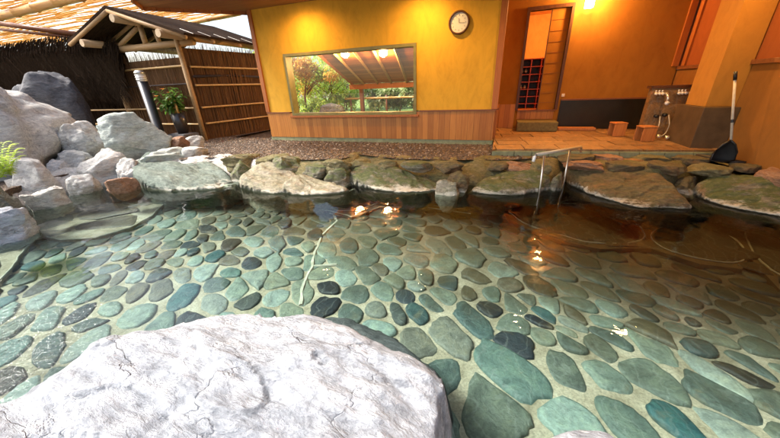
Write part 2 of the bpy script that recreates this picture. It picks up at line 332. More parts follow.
# ------------------------------------------------------------------ mesh helpers
def obj(name, bm, mat, parent=None, smooth=False, mats=None):
    me = bpy.data.meshes.new(name); bm.to_mesh(me); bm.free()
    for mm in (mats or [mat]): me.materials.append(mm)
    if smooth:
        for p in me.polygons: p.use_smooth = True
    o = bpy.data.objects.new(name, me); COL.objects.link(o)
    if parent is not None:
        o.parent = parent
        o.matrix_parent_inverse = parent.matrix_basis.inverted()
    return o
def tag(o, label=None, cat=None, group=None, kind=None):
    if label: o['label'] = label
    if cat: o['category'] = cat
    if group: o['group'] = group
    if kind: o['kind'] = kind
    return o
def thing(name, label, cat, loc=(0, 0, 0), group=None):
    o = bpy.data.objects.new(name, None); COL.objects.link(o); o.location = loc; o.empty_display_size = .1
    return tag(o, label, cat, group)
def box(bm, lo, hi, bev=0.0, mi=0):
    r = bmesh.ops.create_cube(bm, size=1)['verts']
    for v in r:
        for i in range(3): v.co[i] = (lo[i] + hi[i]) / 2 + v.co[i] * (hi[i] - lo[i])
    fs = set(f for v in r for f in v.link_faces)
    if bev:
        es = list(set(e for v in r for e in v.link_edges))
        rr = bmesh.ops.bevel(bm, geom=es, offset=bev, segments=2, affect='EDGES', profile=.6)
        fs = set(rr['faces']) | set(f for f in fs if f.is_valid)
    for f in fs:
        if f.is_valid: f.material_index = mi
    return bm
def B(*args, bev=0.0):
    bm = bmesh.new(); box(bm, *args, bev=bev); return bm
def tube(bm, pts, r, seg=10, cap=True, taper=None, jit=0.0):
    pts = [Vector(p) for p in pts]; rings = []
    for i, p in enumerate(pts):
        d = (pts[min(i + 1, len(pts) - 1)] - pts[max(i - 1, 0)]).normalized()
        up = Vector((0, 0, 1)) if abs(d.z) < .9 else Vector((1, 0, 0))
        a = d.cross(up).normalized(); b = d.cross(a)
        rr = r[i] if isinstance(r, (list, tuple)) else r
        if taper: rr *= 1 + (taper - 1) * i / (len(pts) - 1)
        rings.append([bm.verts.new(p + (a * math.cos(t) + b * math.sin(t)) * rr * (1 + random.uniform(-jit, jit))) for t in [2 * math.pi * k / seg for k in range(seg)]])
    for i in range(len(rings) - 1):
        for k in range(seg):
            bm.faces.new((rings[i][k], rings[i][(k + 1) % seg], rings[i + 1][(k + 1) % seg], rings[i + 1][k]))
    if cap:
        bm.faces.new(rings[0][::-1]); bm.faces.new(rings[-1])
    return bm
def T(pts, r, **k):
    bm = bmesh.new(); tube(bm, pts, r, **k); bmesh.ops.recalc_face_normals(bm, faces=bm.faces); return bm
def prism(poly, z0, z1, bm=None, inset=0.0):
    """upright prism over a plan polygon"""
    bm = bm or bmesh.new(); n = len(poly)
    lo = [bm.verts.new((p[0], p[1], z0)) for p in poly]; hi = [bm.verts.new((p[0], p[1], z1)) for p in poly]
    for i in range(n): bm.faces.new((lo[i], lo[(i + 1) % n], hi[(i + 1) % n], hi[i]))
    bm.faces.new(hi); bm.faces.new(lo[::-1]); bmesh.ops.recalc_face_normals(bm, faces=bm.faces[:]); return bm
def lathe(prof, seg=20, c=(0, 0, 0)):
    bm = bmesh.new(); rings = []
    for r, z in prof:
        rings.append([bm.verts.new((c[0] + r * math.cos(2 * math.pi * k / seg), c[1] + r * math.sin(2 * math.pi * k / seg), c[2] + z)) for k in range(seg)])
    for i in range(len(rings) - 1):
        for k in range(seg): bm.faces.new((rings[i][k], rings[i][(k + 1) % seg], rings[i + 1][(k + 1) % seg], rings[i + 1][k]))
    bm.faces.new(rings[0][::-1]); bm.faces.new(rings[-1]); bmesh.ops.recalc_face_normals(bm, faces=bm.faces[:]); return bm
def chaikin(P, n=2):
    for _ in range(n):
        Q = []
        for i in range(len(P)):
            a = P[i]; b = P[(i + 1) % len(P)]
            Q += [a * .75 + b * .25, a * .25 + b * .75]
        P = Q
    return P
def inside(p, poly):
    c = False; n = len(poly)
    for i in range(n):
        a = poly[i]; b = poly[(i + 1) % n]
        if (a[1] > p[1]) != (b[1] > p[1]) and p[0] < (b[0] - a[0]) * (p[1] - a[1]) / (b[1] - a[1]) + a[0]: c = not c
    return c
def clip(poly, n, d):
    """keep the side where p.n <= d"""
    out = []
    for i in range(len(poly)):
        a = poly[i]; b = poly[(i + 1) % len(poly)]; da = a.dot(n) - d; db = b.dot(n) - d
        if da <= 0: out.append(a)
        if (da < 0) != (db < 0) and abs(da - db) > 1e-9: out.append(a + (b - a) * (da / (da - db)))
    return out
def cells(region, spacing, jitter=.9, ang=.5, stretch=1.5, var=.3, rng=None):
    """Voronoi cells of a jittered, stretched point set inside a plan polygon"""
    rng = rng or random.Random(3)
    ca, sa = math.cos(ang), math.sin(ang)
    def to(p): return Vector(((p[0] * ca + p[1] * sa) / stretch, -p[0] * sa + p[1] * ca))
    def fro(q): return Vector((q[0] * stretch * ca - q[1] * sa, q[0] * stretch * sa + q[1] * ca))
    rg = [to(p) for p in region]
    x0 = min(p.x for p in rg); x1 = max(p.x for p in rg); y0 = min(p.y for p in rg); y1 = max(p.y for p in rg)
    pts = []; tries = int((x1 - x0) * (y1 - y0) / spacing ** 2 * 40); gs = spacing * 2; grid = {}
    def near(q, k=1):
        gx, gy_ = int(q.x // gs), int(q.y // gs)
        for a in range(gx - k, gx + k + 1):
            for b in range(gy_ - k, gy_ + k + 1):
                yield from grid.get((a, b), ())
    for _ in range(tries):
        q = Vector((rng.uniform(x0 - .3, x1 + .3), rng.uniform(y0 - .3, y1 + .3)))
        rad = spacing * (1 + var * (noise.noise((q.x * 1.2, q.y * 1.2, 3)) + rng.uniform(-.6, .6)))
        if all((q - w[0]).length > min(rad, w[1]) for w in near(q)):
            w = (q, rad); pts.append(w); grid.setdefault((int(q.x // gs), int(q.y // gs)), []).append(w)
    out = []
    for p, _r in pts:
        if not inside(p, rg): continue
        c = [p + Vector((spacing * 2 * math.cos(t), spacing * 2 * math.sin(t))) for t in [k * math.pi / 4 for k in range(8)]]
        for q, _s in near(p, 2):
            if (q - p).length < 1e-9: continue
            n = (q - p).normalized(); c = clip(c, n, ((p + q) / 2).dot(n))
            if len(c) < 3: break
        if len(c) >= 3: out.append((fro(p), [fro(v) for v in c]))
    return out
def stone_on(bm, ctr, poly, z, gap, h, mi=0, dome=1.0, rough=.03, rounds=2, oval=0):
    """one bedded stone: shrink the cell, round it, dome it"""
    k = len(poly); c = sum(poly, Vector((0, 0))) / k
    P = []
    for v in poly:
        d = (v - c).length
        P.append(c + (v - c) * max(.3, (d - gap) / max(d, 1e-6)))
    if oval:
        sxx = sum((p.x - c.x) ** 2 for p in P); syy = sum((p.y - c.y) ** 2 for p in P); sxy = sum((p.x - c.x) * (p.y - c.y) for p in P)
        P = chaikin(P, 1)
        th = .5 * math.atan2(2 * sxy, sxx - syy); ca, sa = math.cos(th), math.sin(th)
        Q = [((p - c).x * ca + (p - c).y * sa, -(p - c).x * sa + (p - c).y * ca) for p in P]
        ax = max(1e-4, (sum(q[0] ** 2 for q in Q) / len(Q)) ** .5); ay = max(1e-4, (sum(q[1] ** 2 for q in Q) / len(Q)) ** .5)
        N = [Vector((q[0] / ax, q[1] / ay)) for q in Q]; mr = sum(n.length for n in N) / len(N)
        mr = min(mr, 1.35 * min(n.length for n in N))
        N = [n.normalized() * (n.length * (1 - oval) + mr * oval) for n in N]
        P = [c + Vector((n.x * ax * ca - n.y * ay * sa, n.x * ax * sa + n.y * ay * ca)) for n in N]
    P = chaikin(P, rounds)
    s = random.uniform(0, 99)
    P = [c + (p - c) * (1 + rough * 2.2 * noise.noise((p.x * 6 + s, p.y * 6, s)) + rough * .8 * noise.noise((p.x * 22, p.y * 22 + s, s))) for p in P]
    prev = None; tilt = Vector((random.uniform(-.05, .05), random.uniform(-.05, .05)))
    for fr, hh in ((1, -.35), (.985, .15), (.94, .72), (.82, .93), (.5, 1.0)):
        ring = []
        for p in P:
            q = c + (p - c) * fr
            zz = z + h * hh * dome + (q - c).dot(tilt) + .012 * noise.noise((q.x * 5 + s, q.y * 5, 0)) * hh
            ring.append(bm.verts.new((q.x, q.y, zz)))
        if prev:
            for i in range(len(ring)):
                f = bm.faces.new((prev[i], prev[(i + 1) % len(ring)], ring[(i + 1) % len(ring)], ring[i])); f.material_index = mi; f.smooth = True
        prev = ring
    f = bm.faces.new(prev); f.material_index = mi; f.smooth = True

def sheet(poly, z, holes=()):
    loops = [[Vector((p[0], p[1], 0)) for p in poly]] + [[Vector((p[0], p[1], 0)) for p in h] for h in holes]
    flat = [v for l in loops for v in l]; bm = bmesh.new()
    vs = [bm.verts.new((v.x, v.y, z)) for v in flat]
    for t in tessellate_polygon(loops):
        try: bm.faces.new([vs[i] for i in t])
        except ValueError: pass
    bm.normal_update()
    for f in bm.faces:
        if f.normal.z < 0: f.normal_flip()
    return bm, vs

# ------------------------------------------------------------------ ground, pool, water
G = .31
FLOOR = -.42
edge_px = [(20, 208), (60, 196), (104, 186), (140, 182), (186, 181), (237, 178), (262, 182), (300, 185), (345, 184), (360, 178), (400, 186), (430, 187), (450, 188), (470, 188),
           (510, 188), (552, 184), (566, 178), (600, 192), (650, 198), (680, 190), (700, 184), (740, 198), (775, 204), (815, 216)]
shore = [gz(x, y, 0).to_2d() for x, y in edge_px]
pool = shore + [Vector((3.5, 3.6)), Vector((3.6, -1.0)), Vector((0, -1.4)), Vector((-3.2, -1.2)), Vector((-5.6, -.6)), Vector((-6.5, .8)), Vector((-6.4, 1.7))]
shore3 = [p for p in shore]
def outw(p, d): return p + p.normalized() * d
hole = [outw(p, .45 if i > 0 else .3) for i, p in enumerate(shore)] + pool[len(shore):]
hole[len(shore)] = Vector((3.6, 4.0))
bm, vs = sheet([(-90, -60), (90, -60), (90, 120), (-90, 120)], G - .06, [hole])
nv = len(hole); ring = vs[4:4 + nv]
low = [bm.verts.new((v.co.x, v.co.y, FLOOR - .2)) for v in ring]
for i in range(nv): bm.faces.new((ring[i], ring[(i + 1) % nv], low[(i + 1) % nv], low[i]))
bmesh.ops.recalc_face_normals(bm, faces=[f for f in bm.faces if f.calc_center_median().z < G - .1])
tag(obj('ground', bm, M['gravel']), kind='structure')

# gravel bed on the far side of the pool, lying up to the wall, gently uneven
gp = [outw(p, .52) for p in shore[4:17]]
gravel_poly = gp + [Vector((1.15, 5.45)), Vector((-.04, 5.6)), Vector((-.04, 6.6)), Vector((-7.0, 6.6)), Vector((-7.0, 9)), Vector((-8.2, 9)), Vector((-8.2, 5.6))]
bm, vs = sheet(gravel_poly, G); tag(obj('gravel_bed', bm, M['gravel']), kind='structure')
rng = random.Random(11); bm = bmesh.new(); n = 0
while n < 9000:
    p = Vector((rng.uniform(-8.2, 1.2), rng.uniform(3.9, 6.6)))
    if not inside(p, gravel_poly): continue
    n += 1; sz = rng.uniform(.008, .02) * (1.5 if rng.random() < .06 else 1); a = rng.uniform(0, 6.28); k = rng.uniform(1, 1.5)
    ux = Vector((math.cos(a), math.sin(a), 0)) * sz * k; uy = Vector((-math.sin(a), math.cos(a), 0)) * sz; c_ = Vector((p.x, p.y, G + sz * .2))
    low_ = [bm.verts.new(c_ + ux * math.cos(t_) + uy * math.sin(t_) + Vector((0, 0, -sz * .3))) for t_ in (0, 1.2, 2.1, 3.2, 4.3, 5.2)]
    up_ = [bm.verts.new(c_ + (ux * math.cos(t_) + uy * math.sin(t_)) * .65 + Vector((0, 0, sz * .5))) for t_ in (0, 1.2, 2.1, 3.2, 4.3, 5.2)]
    for q_ in range(6): bm.faces.new((low_[q_], low_[(q_ + 1) % 6], up_[(q_ + 1) % 6], up_[q_]))
    bm.faces.new(up_)
tag(obj('gravel', bm, M['pebble']), 'loose dark brown gravel between the pool edge stones and the yellow wall', 'gravel', kind='stuff')

# rough stony bank between the water's edge and the ground
def bank(pts, mat, name):
    P = []
    for i in range(len(pts) - 1):
        k = max(2, int((pts[i + 1] - pts[i]).length / .04)); P += [pts[i].lerp(pts[i + 1], q / k) for q in range(k)]
    P.append(pts[-1]); bm = bmesh.new(); prof = [(.16, FLOOR - .05), (.14, -.2), (.12, -.05), (.14, .02), (.18, .08), (.24, .13), (.31, .18), (.38, .23), (.46, .27), (.56, .30), (.66, .315), (.78, .29), (.95, .2)]; rows = []
    for p in P:
        row = []
        for d_, z in prof:
            q = outw(p, d_); f = noise.fractal(Vector((q.x * 3, q.y * 3, 2.0)), .9, 2, 5); g = noise.fractal(Vector((q.x * 3, q.y * 3, 8.0)), .9, 2, 5)
            q = outw(p, d_ + .06 * g); row.append(bm.verts.new((q.x, q.y, z + .06 * f * (z > 0))))
        rows.append(row)
    for a, b in zip(rows, rows[1:]):
        for k in range(len(prof) - 1): bm.faces.new((a[k], b[k], b[k + 1], a[k + 1]))
    bmesh.ops.recalc_face_normals(bm, faces=bm.faces[:])
    tag(obj(name, bm, mat, smooth=True), kind='structure')
bank(shore[:7], M['crust'], 'crusted_bank'); bank(shore[6:], M['rock_olive'], 'stony_bank')

# pool floor: cobbles bedded in mortar
bm, vs = sheet(hole, FLOOR)
for f in bm.faces: f.material_index = 0
view = [Vector(p) for p in ((-6.8, -.4), (-2.6, -.4), (-1.2, .2), (2.0, .4), (3.6, 1.6), (3.6, 4.6), (-5, 4.2), (-6.8, 2.6))]
for c, poly in cells(view, .24, ang=2.4, stretch=1.4, var=.5, rng=random.Random(5)):
    if len(poly) >= 3 and inside(c, pool):
        stone_on(bm, c, poly, FLOOR, random.choice((.008, .014, .026, .034)), random.uniform(.012, .03), mi=1, rough=.14, rounds=1, oval=random.choice((.25, .45, .6)))
tag(obj('pool_floor', bm, None, mats=[M['mortar'], M['cobble']]), kind='structure')

bm, vs = sheet(hole, 0.0); tag(obj('water', bm, M['water']), kind='structure')

# submerged ledge round the edge, big flagstones with a pale mortar lip
def ledge(name, px, z, mat, sp, seed, extra=()):
    poly = [gz(x, y, z).to_2d() for x, y in px] + [Vector(e) for e in extra]
    bm, vs = sheet(poly, z)
    n = len(poly); low = [bm.verts.new((v.co.x, v.co.y, FLOOR - .02)) for v in vs]
    for i in range(n): bm.faces.new((vs[i], vs[(i + 1) % n], low[(i + 1) % n], low[i]))
    for f in bm.faces: f.material_index = 2
    for c, cp in cells(poly, sp, ang=.15, stretch=1.7, var=.3, rng=random.Random(seed)):
        # trim each flagstone to the ledge
        if all(inside(q, poly) for q in cp): stone_on(bm, c, cp, z, .018, .012, mi=1, rough=.03, rounds=1)
        else:
            cp2 = [q if inside(q, poly) else c + (q - c) * next((s / 20 for s in range(19, 0, -1) if inside(c + (q - c) * (s / 20), poly)), .05) for q in cp]
            stone_on(bm, c, cp2, z, .02, .012, mi=1, rough=.02, rounds=1)
    return bm, poly
def lip(bm, pts, z, w, mi=0):
    P = []
    for i in range(len(pts) - 1):
        a = pts[i]; b = pts[i + 1]; k = max(2, int((b - a).length / .05))
        P += [a.lerp(b, s / k) for s in range(k)]
    P.append(pts[-1])
    n0 = len(bm.faces); bm.faces.ensure_lookup_table(); old = set(bm.faces)
    pp = []; rr = []
    for i, p in enumerate(P):
        o = .02 * noise.noise((p.x * 5, p.y * 5, 1)) ; pp.append(Vector((p.x + o, p.y + o, z + .004))); rr.append(w * (1 + .6 * noise.noise((p.x * 7, p.y * 7, 4))))
    tube(bm, pp, rr, seg=6)
    for f in bm.faces:
        if f not in old: f.material_index = mi
ZL = FLOOR + .055
right_px = [(312, 209), (330, 211), (352, 217), (380, 207), (430, 208), (470, 214), (500, 206), (509, 219), (530, 230), (562, 241), (600, 249), (640, 248), (652, 249), (700, 264), (742, 269), (750, 258), (780, 290)]
bm, poly = ledge('x', right_px, ZL, M['ledge'], .42, 4, extra=[(3.45, 4.9), (1.0, 5.2), (-3, 4.2)])
L = [gz(x, y, ZL).to_2d() for x, y in right_px]
lip(bm, L[0:6], ZL, .008)
for line in ([(560, 203), (585, 196), (560, 190)],):
    lip(bm, [gz(x, y, ZL).to_2d() for x, y in line], ZL + .01, .008)
for slate in ([(505, 210), (520, 205), (560, 203), (600, 207), (628, 216), (646, 234), (641, 243), (600, 245), (562, 237), (525, 225)], [(655, 247), (700, 260), (740, 265), (747, 254), (735, 238), (700, 228), (665, 226), (648, 234)],
              [(385, 207), (430, 205), (470, 211), (496, 203), (440, 196), (395, 198)], [(322, 207), (350, 213), (378, 204), (386, 197), (350, 192), (326, 198)], [(640, 220), (688, 211), (702, 202), (660, 200), (608, 200)], [(755, 262), (800, 285), (830, 250), (790, 225), (740, 222)]):
    cp_ = [gz(x, y, ZL).to_2d() for x, y in slate]; stone_on(bm, sum(cp_, Vector((0, 0))) / len(cp_), cp_, ZL + .004, .015, .022, mi=3, rough=.02, rounds=2)
    rim_ = chaikin(cp_, 2); lip(bm, rim_ + [rim_[0]], ZL + .004, .009)
tag(obj('submerged_ledge', bm, None, mats=[M['mortar_white'], M['ledge'], M['mortar_dark'], M['slate']]), kind='structure')
left_px = [(0, 282), (22, 254), (38, 236), (62, 240), (96, 238), (130, 228), (152, 216), (168, 200), (205, 197), (236, 190), (262, 200), (300, 210), (318, 209)]
bm, poly = ledge('x', left_px, ZL, M['ledge_pale'], .5, 8, extra=[(-2.6, 4.4), (-7.5, 3.9), (-7.4, 1.2), (-5.4, .2)])
L = [gz(x, y, ZL).to_2d() for x, y in left_px]
lip(bm, L, ZL, .011)
tag(obj('submerged_shelf', bm, None, mats=[M['mortar_white'], M['ledge_pale'], M['mortar']]), kind='structure')
# thick white mortar seam across the floor
bm = bmesh.new()
for line, w in (([(314, 208), (334, 214), (337, 222), (322, 236), (316, 252), (312, 268), (304, 284), (301, 306)], .024), ([(312, 267), (338, 265)], .013), ([(330, 214), (352, 219)], .024), ([(316, 246), (306, 250)], .02)):
    lip(bm, [gz(x, y, FLOOR).to_2d() for x, y in line], FLOOR + .016 - w * .75, w)
tag(obj('mortar_seam', bm, M['mortar_white']), kind='structure')

# ------------------------------------------------------------------ rocks
def rockmesh(size, seed, sub=4, rough=.16, cuts=7, flat=None, sharp=1.0):
    """boulder: noise-displaced icosphere with planar breaks"""
    rg = random.Random(seed); bm = bmesh.new(); bmesh.ops.create_icosphere(bm, subdivisions=sub, radius=1)
    pl = []
    for _ in range(cuts + 6):
        n = Vector((rg.gauss(0, 1), rg.gauss(0, 1), rg.gauss(0, .8))).normalized(); pl.append((n, rg.uniform(.5, .84)))
    if flat: pl.append((Vector((rg.uniform(-.1, .1), rg.uniform(-.1, .1), 1)).normalized(), flat))
    off = Vector((seed * 3.7, seed * 1.3, seed * 5.1))
    for v in bm.verts:
        p = Vector([math.copysign(abs(a_) ** .72, a_) for a_ in v.co]) * .9
        for n, d in pl:
            t = p.dot(n) - d
            if t > 0: p -= n * t * .97
        q = p * 1.4 + off
        d = noise.fractal(q, 1.0, 2.0, 5) * rough + .35 * rough * abs(noise.noise(q * 2.3)) * sharp
        strat = noise.fractal(Vector((p.x * 1.0, p.y * 1.0, p.z * 5)) + off, .9, 2.1, 4) * rough * .25
        p = p + v.co.normalized() * (d + strat) + Vector((0, 0, 0))
        v.co = p
    mx = [max(abs(v.co[i]) for v in bm.verts) for i in range(3)]
    lo = [min(v.co[i] for v in bm.verts) for i in range(3)]; hi = [max(v.co[i] for v in bm.verts) for i in range(3)]
    for v in bm.verts:
        for i in range(3): v.co[i] = ((v.co[i] - lo[i]) / (hi[i] - lo[i]) - .5) * size[i]
    return bm
def place_rock(x0, x1, yt, yb, zb, depth, mat, label, seed, name='rock', group=None, yaw=0, sink=.12, rough=.16, cuts=7, flat=None, sub=5, lean=(0, 0), cat='rock'):
    """a rock standing where its foot touches height zb; size from how wide and tall it stands there"""
    f = gz((x0 + x1) / 2, yb, zb); Y = f.y + depth * .45
    a = gy(x0, (yt + yb) / 2, Y); b = gy(x1, (yt + yb) / 2, Y); w = b.x - a.x
    vd = Vector((f.x, f.y)).normalized()
    wd = w * abs(vd.y) + 0.0            # width as seen square-on
    top = gy((x0 + x1) / 2, yt, f.y + depth * .5 * vd.y).z
    c = Vector((f.x, f.y)) + vd * depth * .5
    # seen width at the rock's distance
    dist = c.length; ang = abs(math.atan2(a.x, a.y) - math.atan2(b.x, b.y)); wseen = 2 * dist * math.tan(ang / 2)
    h = max(.05, top - zb) + sink
    o = obj(name, rockmesh((wseen * 1.13, depth * 1.1, h * 1.06), seed, sub, rough, cuts, flat), mat, smooth=True)
    o.location = (c.x, c.y, zb - sink + h / 2)
    o.rotation_euler = (lean[0], lean[1], math.atan2(-vd.x, vd.y) + yaw)
    return tag(o, label, cat, group)

ROCKS = [
 (374, 398, 160, 168, .27, .24, 'rock_olive', 'small rounded tan stone at the gravel edge behind the long mossy rock', 401, dict(sink=.08)),
 (402, 432, 161, 169, .27, .26, 'rock_mossy', 'low mossy stone at the gravel edge below the right end of the window', 403, dict(sink=.08)),
 (436, 462, 162, 170, .27, .24, 'rock_flat', 'low brown stone at the gravel edge below the wainscot', 407, dict(sink=.08)),
 (556, 592, 154, 162, .27, .32, 'rock_flat', 'flat brown paving stone at the deck edge just right of the handrail', 301, dict(sink=.07, flat=.45)),
 (590, 628, 155, 163, .27, .32, 'rock_orange', 'flat rusty orange paving stone below the deck kerb', 308, dict(sink=.07, flat=.45)),
 (562, 602, 161, 169, .27, .32, 'rock_orange', 'flat rusty orange stone right beside the handrail foot', 315, dict(sink=.07, flat=.45)),
 (604, 642, 162, 170, .27, .32, 'rock_flat', 'flat brown stone behind the middle of the big flat rock', 322, dict(sink=.07, flat=.45)),
 (628, 668, 155, 163, .27, .32, 'rock_olive', 'flat olive stone below the deck kerb in front of the stools', 329, dict(sink=.07, flat=.45)),
 (646, 684, 163, 172, .27, .32, 'rock_flat', 'flat brown stone behind the right end of the big flat rock', 336, dict(sink=.07, flat=.45)),
 (670, 706, 156, 165, .27, .32, 'rock_flat', 'flat brown stone in front of the dark stone block', 343, dict(sink=.07, flat=.45)),
 (686, 728, 165, 174, .27, .32, 'rock_olive', 'flat olive stone between the small brown stone and the net', 350, dict(sink=.07, flat=.45)),
 (726, 762, 164, 173, .27, .32, 'rock_flat', 'flat brown stone lying before the landing net', 357, dict(sink=.07, flat=.45)),
 (752, 796, 170, 182, .27, .32, 'rock_orange', 'flat rusty stone at the foot of the right wall', 364, dict(sink=.07, flat=.45)),
 (-30, 24, 150, 182, .15, .5, 'rock_grey', 'light grey angular rock under the lime fern at the left edge', 203, dict(sink=.3)),
 (62, 100, 152, 176, .1, .4, 'rock_grey', 'light grey angular rock between the cream boulder and the pale rock', 207, dict(sink=.3)),
 (98, 128, 150, 166, .2, .35, 'rock_grey', 'small light grey rock behind the pale rust-sided rock', 211, dict(sink=.3)),
 (84, 126, 136, 156, .3, .45, 'rock_green', 'grey green rock wedged below the pale pointed rock', 213, dict(sink=.3)),
 (120, 146, 160, 182, .05, .3, 'rock_cream', 'small cream stone beside the long green grey rock', 217, dict(sink=.3)),
 (70, 104, 176, 194, 0, .3, 'rock_cream', 'low cream stone at the waterline left of the rusty orange stone', 219, dict(sink=.25, flat=.6)),
 (30, 74, 190, 208, 0, .3, 'rock_cream', 'low cream stone at the waterline below the rounded cream boulder', 223, dict(sink=.2, flat=.5)),
 # x0 x1 yt yb zb depth mat label seed opts
 (116, 178, 113, 160, .25, .55, 'rock_green', 'pale green pointed rock in front of the bollard light', 12, dict(sink=.2)),
 (34, 106, 70, 150, .3, 1.0, 'rock_dark', 'tall dark grey boulder against the brushwood fence', 21, dict(sink=.3, cuts=9)),
 (-120, 126, 56, 192, .1, 2.4, 'rock_grey', 'huge light grey boulder sloping down from the left edge', 33, dict(sink=.5, sub=5, cuts=8, rough=.2)),
 (66, 118, 123, 166, .2, .7, 'rock_grey', 'light grey block-like rock left of the pale green pointed rock', 41, dict(sink=.3, cuts=9)),
 (48, 88, 144, 166, .2, .45, 'rock_green', 'small grey green pointed rock below the huge boulder', 45, {}),
 (18, 70, 160, 199, 0, .55, 'rock_cream', 'rounded cream boulder with yellow stains near the left water edge', 52, dict(sink=.3, rough=.1)),
 (54, 78, 161, 182, .08, .3, 'rock_cream', 'small cream rock wedged behind the rounded cream boulder', 57, dict(sink=.2)),
 (83, 139, 152, 184, .03, .55, 'rock_cream', 'pale rock with rust brown side above the orange stone', 61, dict(sink=.3)),
 (-22, 34, 175, 224, 0, .5, 'rock_mottle', 'mottled green grey boulder at the left edge', 68, dict(sink=.3)),
 (110, 142, 178, 193, 0, .3, 'rock_orange', 'low rusty orange stone at the waterline', 74, dict(sink=.15, flat=.6)),
 (-26, 48, 216, 246, -.03, .38, 'rock_white', 'flat white rock lying half under water at the left edge', 81, dict(sink=.1, flat=.5)),
 (172, 192, 137, 152, .3, .25, 'rock_orange', 'small rusty brown stone below the potted plant', 92, dict(sink=.05, rough=.1)),
 (186, 206, 136, 149, .3, .25, 'rock_grey', 'small grey stone beside the corner post of the fence', 95, dict(sink=.05, rough=.1)),
 (184, 209, 146, 158, .28, .3, 'rock_grey', 'small round grey stone behind the long green grey rock', 97, dict(sink=.08, rough=.1)),
 (146, 196, 149, 166, .2, .45, 'rock_green', 'low grey green stone lying behind the long green grey rock', 99, dict(sink=.15, flat=.6)),
 (225, 262, 154, 166, .22, .35, 'rock_olive', 'flat yellowish stone on top of the far edge beside the gravel', 103, dict(sink=.12, flat=.7)),
 (232, 259, 160, 176, .1, .3, 'rock_mossy', 'small dark mossy stone under the flat yellowish stone', 107, dict(sink=.3)),
 (258, 291, 155, 166, .22, .35, 'rock_olive', 'low tan stone behind the large beige waterside rock', 109, dict(sink=.1)),
 (274, 305, 156, 173, .15, .35, 'rock_mossy', 'rounded moss green stone between the two beige waterside rocks', 113, dict(sink=.2)),
 (302, 332, 164, 174, .2, .3, 'rock_mossy', 'small olive stone with moss behind the overhanging beige rock', 131, dict(sink=.15)),
 (325, 351, 159, 171, .24, .28, 'rock_olive', 'small rounded tan stone at the gravel edge, below the window', 137, dict(sink=.12)),
 (347, 371, 160, 168, .25, .25, 'rock_olive', 'small flat brown stone right of the rounded tan one', 139, dict(sink=.1)),
 (326, 352, 167, 180, .12, .3, 'rock_mossy', 'dark mossy wedge stone between beige and long mossy rocks', 141, dict(sink=.3)),
 (436, 458, 180, 196, 0, .25, 'rock_beige', 'small pale stone at the waterline between two mossy rocks', 151, dict(sink=.3)),
 (446, 468, 172, 186, .1, .25, 'rock_flat', 'small brown stone above the small pale one', 157, dict(sink=.25)),
 (488, 507, 162, 170, .24, .22, 'rock_flat', 'small flat dark stone at the gravel, first of three in a row', 167, dict(sink=.06)),
 (505, 530, 162, 171, .24, .25, 'rock_orange', 'small flat orange stone, middle of three in a row', 169, dict(sink=.06)),
 (527, 550, 162, 172, .24, .22, 'rock_olive', 'small yellow stone left of the handrail, last of three', 173, dict(sink=.06)),
 (670, 694, 177, 194, .0, .3, 'rock_flat', 'small brown stone between the big flat rock and mossy one', 181, dict(sink=.25)),
]
for r in ROCKS:
    x0, x1, yt, yb, zb, dp, mk, lb, sd_, op = r
    place_rock(x0, x1, yt, yb, zb, dp, M[mk], lb, sd_, **op)
# foreground boulder: plateau over its plan outline, skirts into the water
def plateau_rock(name, outline, ztop, zbot, label, mat, seed, n=150, flare=.14, slope=(0, 0), edge=.1, cat='boulder', under=None):
    poly = chaikin([Vector(p) for p in outline], 2)
    x0 = min(p.x for p in poly) - .35; x1 = max(p.x for p in poly) + .35; y0 = min(p.y for p in poly) - .35; y1 = max(p.y for p in poly) + .35
    bm = bmesh.new(); grid = []
    nx = n; ny = max(20, int(n * (y1 - y0) / (x1 - x0)))
    def sdist(p):
        d = 9
        for i in range(len(poly)):
            a = poly[i]; b = poly[(i + 1) % len(poly)]; ab = b - a; t = max(0, min(1, (p - a).dot(ab) / max(ab.length_squared, 1e-9)))
            d = min(d, (p - a - ab * t).length)
        return d if inside(p, poly) else -d
    for j in range(ny + 1):
        row = []
        for i in range(nx + 1):
            p = Vector((x0 + (x1 - x0) * i / nx, y0 + (y1 - y0) * j / ny)); s = sdist(p)
            s += .035 * noise.fractal(Vector((p.x * 3, p.y * 3, seed)), 1, 2, 5)
            if s >= 0:
                e = 1 - math.exp(-s / edge)
                z = ztop - .09 * (1 - e) + p.x * slope[0] + p.y * slope[1]
                q = Vector((p.x * 1.6, p.y * 3.2, seed * 2.0))
                q.rotate(Matrix.Rotation(.5, 3, 'Z'))
                rid = 1 - abs(noise.noise(q)) * 2
                z += (.055 * noise.fractal(q * 1.2, .9, 2.1, 7) - .035 * max(0, rid - .82) * 5 * (.4 + noise.noise(p.to_3d() * 2)) ) * (.3 + .7 * e)
                z += .02 * math.floor(3 * noise.noise(Vector((p.x * 1.3 + p.y, p.y * 2.6, seed)))) * e
            else:
                t = -s
                zl = max(ztop - .09 + p.x * slope[0] + p.y * slope[1], zbot + .3); z = zl - t * (zl - zbot) / flare
                z += .05 * noise.fractal(Vector((p.x * 4, p.y * 4, seed)), 1, 2, 5)
            row.append(bm.verts.new((p.x, p.y, max(z, zbot - .1))))
        grid.append(row)
    for j in range(ny):
        for i in range(nx): 
            vv = (grid[j][i], grid[j][i + 1], grid[j + 1][i + 1], grid[j + 1][i])
            if max(v.co.z for v in vv) > zbot - .09: bm.faces.new(vv)
    bmesh.ops.delete(bm, geom=[v for v in bm.verts if not v.link_faces], context='VERTS')
    if under:
        for v in bm.verts:
            if v.co.z < .01:
                k = min(1, (.01 - v.co.z) / .3) ** .6 * .5; v.co.x += under.x * k; v.co.y += under.y * k
    return tag(obj(name, bm, mat, smooth=True), label, cat)
